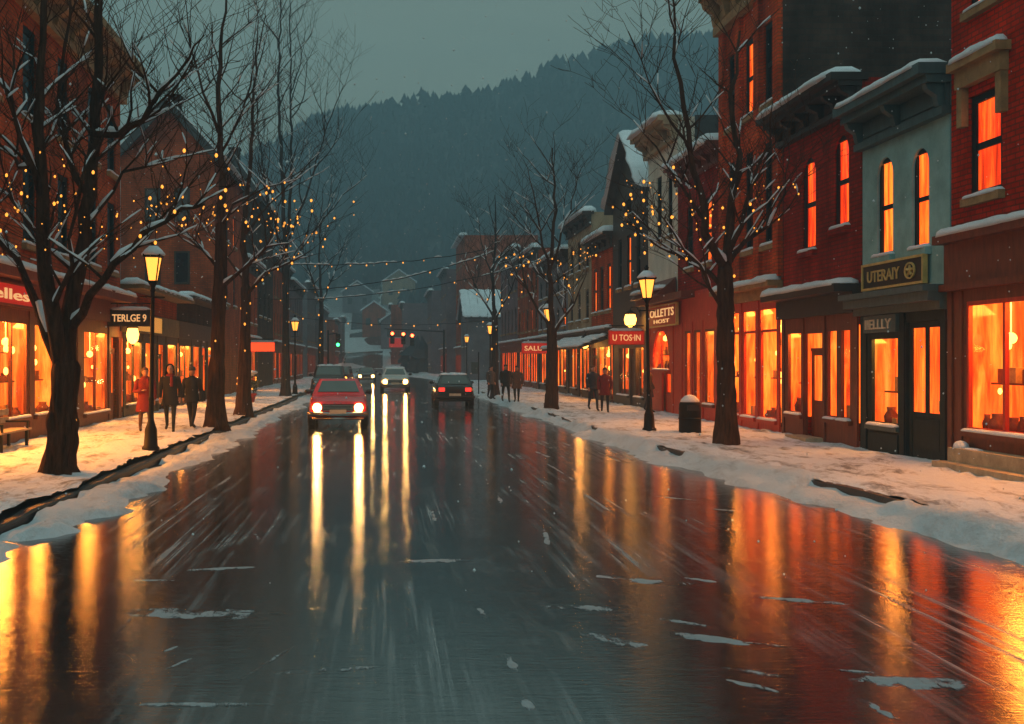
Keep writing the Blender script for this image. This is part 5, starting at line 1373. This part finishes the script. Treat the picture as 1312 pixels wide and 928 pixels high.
make_person('person in a black coat and red scarf walking towards the viewer, hood up', 'cloth_black', at(218, 554), R(4), hem=.72, phase=1, hood=True, scarf='cloth_red', arms=(1, 1), scale=1.04)
make_person('person in a black coat and pale cap carrying a black shoulder bag', 'cloth_black', at(246, 551), R(170), hem=.8, phase=1.1, hat='cloth_grey', bag='black bag on the shoulder of the walker with the pale cap')
make_person('person in a dark jacket walking beside someone in wine red on the right pavement', 'cloth_navy', at(760, 527), R(10), hem=.86, phase=.8, hair='cloth_brown', trousers='cloth_navy')
make_person('person in a wine-red coat walking close beside the dark jacket on the right pavement', 'cloth_red', at(775, 529), R(-8), hem=.7, phase=.7, scale=.95)
make_person('person in black at the left of a far pair under the smaller red sign', 'cloth_black', at(648, 516), R(10), hem=.75, phase=.9)
make_person('person in brown at the right of a far pair under the smaller red sign', 'cloth_brown', at(662, 517), R(-15), hem=.7, phase=.9, scale=.97)
make_person('tiny person in grey standing near the parked hatchback on the right pavement', 'cloth_grey', at(629, 512), R(30), hem=.8, phase=.4, scale=.95)
make_person('person in a brown coat about to enter the scarlet shopfront door', 'cloth_brown', (9.75, 42.9, .155), R(95), hem=.6, phase=.7, hair='cloth_red')

# ------------------------------------------------------------------ street furniture
b = P(884, 557, 31.0); b.z = .15
t = thing('litter_bin', 'black rounded litter bin capped with snow on the right pavement', 'litter bin', b)
mb = MB(); mb.lathe(b.x, b.y, [(.27, .13), (.29, .18), (.29, .75), (.295, .82), (.28, .95), (.22, 1.06), (.1, 1.12), (.01, 1.13)], 20)
mb.build('body', M['iron'], t, True)
mb = MB(); mb.box(b.x-.15, b.x+.15, b.y-.315, b.y-.27, .78, .93); mb.build('flap', M['rubber'], t)
mb = MB(); mb.lathe(b.x, b.y, [(.297, .55), (.305, .57), (.297, .59)], 20); mb.lathe(b.x, b.y, [(.3, .14), (.32, .17), (.3, .2)], 20); mb.build('hoop', M['iron'], t, True)
mb = MB(); mb.lathe(b.x, b.y, [(.26, 1.0), (.24, 1.06), (.14, 1.16), (.05, 1.19), (.01, 1.195)], 14); mb.build('snow', M['snow'], t, True)

# bench by the left window
t = thing('bench', 'brown wooden bench below the leftmost orange display window', 'bench', (-7.95, 25.2, .15))
mb = MB()
for k in range(4): mb.box(-8.32+k*.125, -8.22+k*.125, 24.1, 26.2, .56, .60)
mb.build('seat', M['stone_step'], t)
mb = MB()
for k in range(2): mb.box(-8.40, -8.36, 24.1, 26.2, .72+k*.17, .85+k*.17)
mb.build('backrest', M['stone_step'], t)
for y in (24.25, 26.0):
    for x in (-8.3, -7.9): mb = MB(); mb.box(x-.03, x+.03, y-.035, y+.035, .12, .56); mb.build('leg', M['iron'], t)
    mb = MB(); mb.box(-8.36, -7.85, y-.03, y+.03, .73, .77); mb.box(-7.9, -7.86, y-.03, y+.03, .6, .73); mb.build('armrest', M['iron'], t)

# potted shrub with fairy bulbs
t = thing('potted_shrub', 'small dark potted shrub with a few bulbs and a snow cap beside the left trees', 'potted shrub', (-6.0, 52, .14))
mb = MB(); mb.lathe(-6.0, 52, [(.28, .12), (.38, .55), (.42, .56), (.42, .64), (.34, .64)], 14); mb.build('pot', M['wood_red'], t, True)
mb = MB(); rg = random.Random(4)
for k in range(420):
    a = rg.uniform(0, 2*PI); z = rg.uniform(.62, 1.6); r = .5*math.sqrt(rg.random())*(1-((z-1.0)/.75)**2*.7); p = Vector((-6+r*math.cos(a), 52+r*math.sin(a), z)); q = Vector((rg.uniform(-1, 1), rg.uniform(-1, 1), rg.uniform(-.3, 1))).normalized()*.12; s_ = q.cross(Vector((rg.random(), rg.random(), rg.random()))).normalized()*.035
    mb.add([p-s_, p+q*.5-s_*.2+s_*1.4, p+q, p+q*.5-s_*1.4], [(0, 1, 2, 3)])
mb.build('foliage', M['leaf_green'], t)
mb = MB()
for k in range(9): mb.ball((-6+rg.uniform(-.3, .3), 52+rg.uniform(-.3, .3), 1.5+rg.uniform(-.15, .1)), rg.uniform(.08, .16), 1.3, 1.3, .5, 8, 5)
mb.build('snow', M['snow'], t, True)
for k in range(10): a = rg.uniform(PI, 2*PI); bulb(t, (-6+.45*math.cos(a), 52+.45*math.sin(a), rg.uniform(.75, 1.4)), .9)
# red newspaper box
t = thing('newspaper_box', 'small red newspaper box topped with snow by the left brick shop', 'newspaper box', (-6.75, 57, .14))
mb = MB(); mb.box(-7.05, -6.45, 56.75, 57.25, .45, 1.15); mb.box(-7.09, -6.41, 56.7, 57.28, 1.15, 1.2); mb.build('case', M['wood_red'], t)
mb = MB(); mb.box(-6.98, -6.52, 56.735, 56.748, .75, 1.08); mb.build('window', M['glass_dark'], t)
mb = MB(); snow_strip(mb, (-7.08, 57, 1.2), (-6.42, 57, 1.2), .26, .14, .1, 3); mb.build('snow', M['snow'], t, True)
for x in (-7.0, -6.5):
    mb = MB(); mb.box(x-.03, x+.03, 56.8, 57.2, .1, .45); mb.build('leg', M['iron'], t)

# parking sign on the right kerb
t = thing('street_sign', 'small dark sign on a thin post near the parked hatchback', 'street sign', (5.75, 70, .14))
mb = MB(); mb.tube([(5.75, 70, .1), (5.75, 70, 2.6)], .035, 8); mb.build('post', M['iron'], t)
mb = MB(); mb.box(5.3, 5.72, 69.94, 69.97, 1.3, 2.0); mb.build('sign_panel', M['wood_teal'], t)

# traffic lights at the far crossing
def signal(mb_parent, c, which, facing=-1):
    mb = MB(); x, y, z = c; mb.box(x-.22, x+.22, y-.18, y+.18, z-.62, z+.62); h = mb.build('signal_head', M['iron'], mb_parent)
    for k, nm in enumerate(('red', 'amber', 'green')):
        zz = z+.4-.4*k; mb = MB(); mb.ball((x, y-.19, zz), .16, 1, .35, 1, 12, 8)
        mb.build('lens', M['sig_'+nm] if nm == which else M['sig_off'], h, True)
        mb = MB(); mb.rings([[(x+.18*math.cos(PI*j/8), y-.18-dd, zz+.18*math.sin(PI*j/8)) for j in range(9)] for dd in (0, .2)], closed=False, cap=False); mb.build('visor', M['iron'], h)
t = thing('traffic_light', 'traffic light showing red, hung over the far end of the street on a mast arm', 'traffic light', (6.2, 118, .1))
mb = MB(); mb.tube([(6.2, 118, 0), (6.2, 118, 5.2)], [.13, .09], 8); mb.tube([(6.2, 118, 5.0), (.2, 118, 5.3)], [.07, .045], 8); mb.build('mast', M['iron'], t)
signal(t, (1.0, 118, 4.4), 'red')
signal(t, (2.1, 118, 4.35), 'red')
signal(t, (3.0, 118, 4.2), 'red')
t = thing('traffic_light', 'traffic light showing green on a post at the far left kerb', 'traffic light', (-5.2, 112, .1))
mb = MB(); mb.tube([(-5.2, 112, 0), (-5.2, 112, 5.0)], [.1, .08], 8); mb.tube([(-5.2, 112, 4.6), (-4.3, 112, 4.7)], .05, 6); mb.build('mast', M['iron'], t)
signal(t, (-4.25, 112, 4.0), 'green')

# ------------------------------------------------------------------ falling snow
mb = MB(); rg = random.Random(21)
for k in range(2600):
    y = 4+rg.random()**.7*50; x = (rg.uniform(-80, 1400)-VX)*y/FPX; z = CAMZ-(rg.uniform(-50, 760)-VY)*y/FPX
    if z < .3: continue
    r = rg.uniform(.004, .011)*(.6+y*.035)
    mb.add([(x+r, y, z), (x-r, y, z), (x, y+r, z), (x, y-r, z), (x, y, z+r*1.2), (x, y, z-r*1.2)], [(0, 2, 4), (2, 1, 4), (1, 3, 4), (3, 0, 4), (2, 0, 5), (1, 2, 5), (3, 1, 5), (0, 3, 5)])
tag(mb.build('snowfall', M['snow'], smooth=True), 'fine snowflakes drifting down over the street', 'snowfall', kind='stuff')

# ------------------------------------------------------------------ air
HAZE = .0024
m = bpy.data.materials.new('haze'); m.use_nodes = True; nt = m.node_tree; nt.nodes.clear()
out = nt.nodes.new('ShaderNodeOutputMaterial'); pv = nt.nodes.new('ShaderNodeVolumePrincipled')
pv.inputs['Color'].default_value = (.52, .80, 1.0, 1); pv.inputs['Density'].default_value = HAZE; pv.inputs['Anisotropy'].default_value = .15
nt.links.new(pv.outputs[0], out.inputs['Volume']); m.cycles.homogeneous_volume = True
mb = MB(); mb.box(-430, 430, -35, 590, -2, 158); tag(mb.build('haze', m), 'thin blue winter haze filling the street', 'haze', kind='stuff')

# ------------------------------------------------------------------ sky, sun, camera
SUN_EL, SUN_ROT = 12, 200
w = bpy.data.worlds.new('World'); scene.world = w; w.use_nodes = True; nt = w.node_tree
bg = nt.nodes['Background']; sky = nt.nodes.new('ShaderNodeTexSky'); sky.sky_type = 'NISHITA'; sky.sun_disc = False
sky.sun_elevation = R(SUN_EL); sky.sun_rotation = R(SUN_ROT); sky.dust_density = 4; sky.air_density = 1.2
hs = nt.nodes.new('ShaderNodeHueSaturation'); hs.inputs['Saturation'].default_value = .25; nt.links.new(sky.outputs[0], hs.inputs['Color'])
tc = nt.nodes.new('ShaderNodeTexCoord'); sp = nt.nodes.new('ShaderNodeSeparateXYZ'); nt.links.new(tc.outputs['Generated'], sp.inputs[0])
# overcast deck: greyish green low down, brighter and bluer overhead, with faint cloud mottling
deck = ramp(nt, sp.outputs[2], [(0.0, (.95, .98, .90)), (.36, (1.0, 1.0, 1.0)), (1.0, (1.0, 1.0, 1.0))])
cl = noise(nt, pos(nt, (1, 1, 3), True), 2.2, 5, .55, .3)
deck = mixc(nt, 1, deck, ramp(nt, cl, [(.3, .84), (.7, 1.16)]), 'MULTIPLY')
zen = ramp(nt, sp.outputs[2], [(.34, (.42, .40, .36)), (1.0, (.86, .96, 1.0))])
deck = mixc(nt, 1, deck, zen, 'MULTIPLY')
deck = mixc(nt, 1, deck, (7.9, 10.7, 9.5), 'MULTIPLY')
mx = nt.nodes.new('ShaderNodeMix'); mx.data_type = 'RGBA'; mx.inputs[0].default_value = .92     # cloud deck over the clear sky
nt.links.new(hs.outputs[0], mx.inputs[6]); nt.links.new(deck, mx.inputs[7])
nt.links.new(mx.outputs[2], bg.inputs['Color']); bg.inputs['Strength'].default_value = .085
L = bpy.data.lights.new('sun', 'SUN'); L.energy = .12; L.angle = R(30); L.color = (.9, .95, 1)
o = bpy.data.objects.new('sun', L); COL.objects.link(o); o.rotation_euler = (R(90-SUN_EL-25), 0, R(180-SUN_ROT)); o.location = (0, 0, 60)

cam = bpy.data.cameras.new('camera'); cam.sensor_width = 36; cam.lens = 36*FPX/1312; cam.shift_x = (656-VX)/1312; cam.shift_y = -(464-VY)/1312; cam.clip_end = 3000; cam.clip_start = .05
co = bpy.data.objects.new('camera', cam); COL.objects.link(co); co.location = (0, 0, CAMZ); co.rotation_euler = (R(90), 0, 0); scene.camera = co

scene.view_settings.view_transform = 'Standard'; scene.view_settings.look = 'None'; scene.view_settings.exposure = 0; scene.view_settings.gamma = 1; scene.view_settings.use_curve_mapping = False
cy = scene.cycles
scene.render.engine = 'CYCLES'
cy.use_denoising = True; cy.denoiser = 'OPENIMAGEDENOISE'
cy.max_bounces = 6; cy.diffuse_bounces = 2; cy.glossy_bounces = 3; cy.transmission_bounces = 2; cy.transparent_max_bounces = 12; cy.volume_bounces = 0
cy.sample_clamp_indirect = 3.0; cy.sample_clamp_direct = 0; cy.caustics_reflective = False; cy.caustics_refractive = False
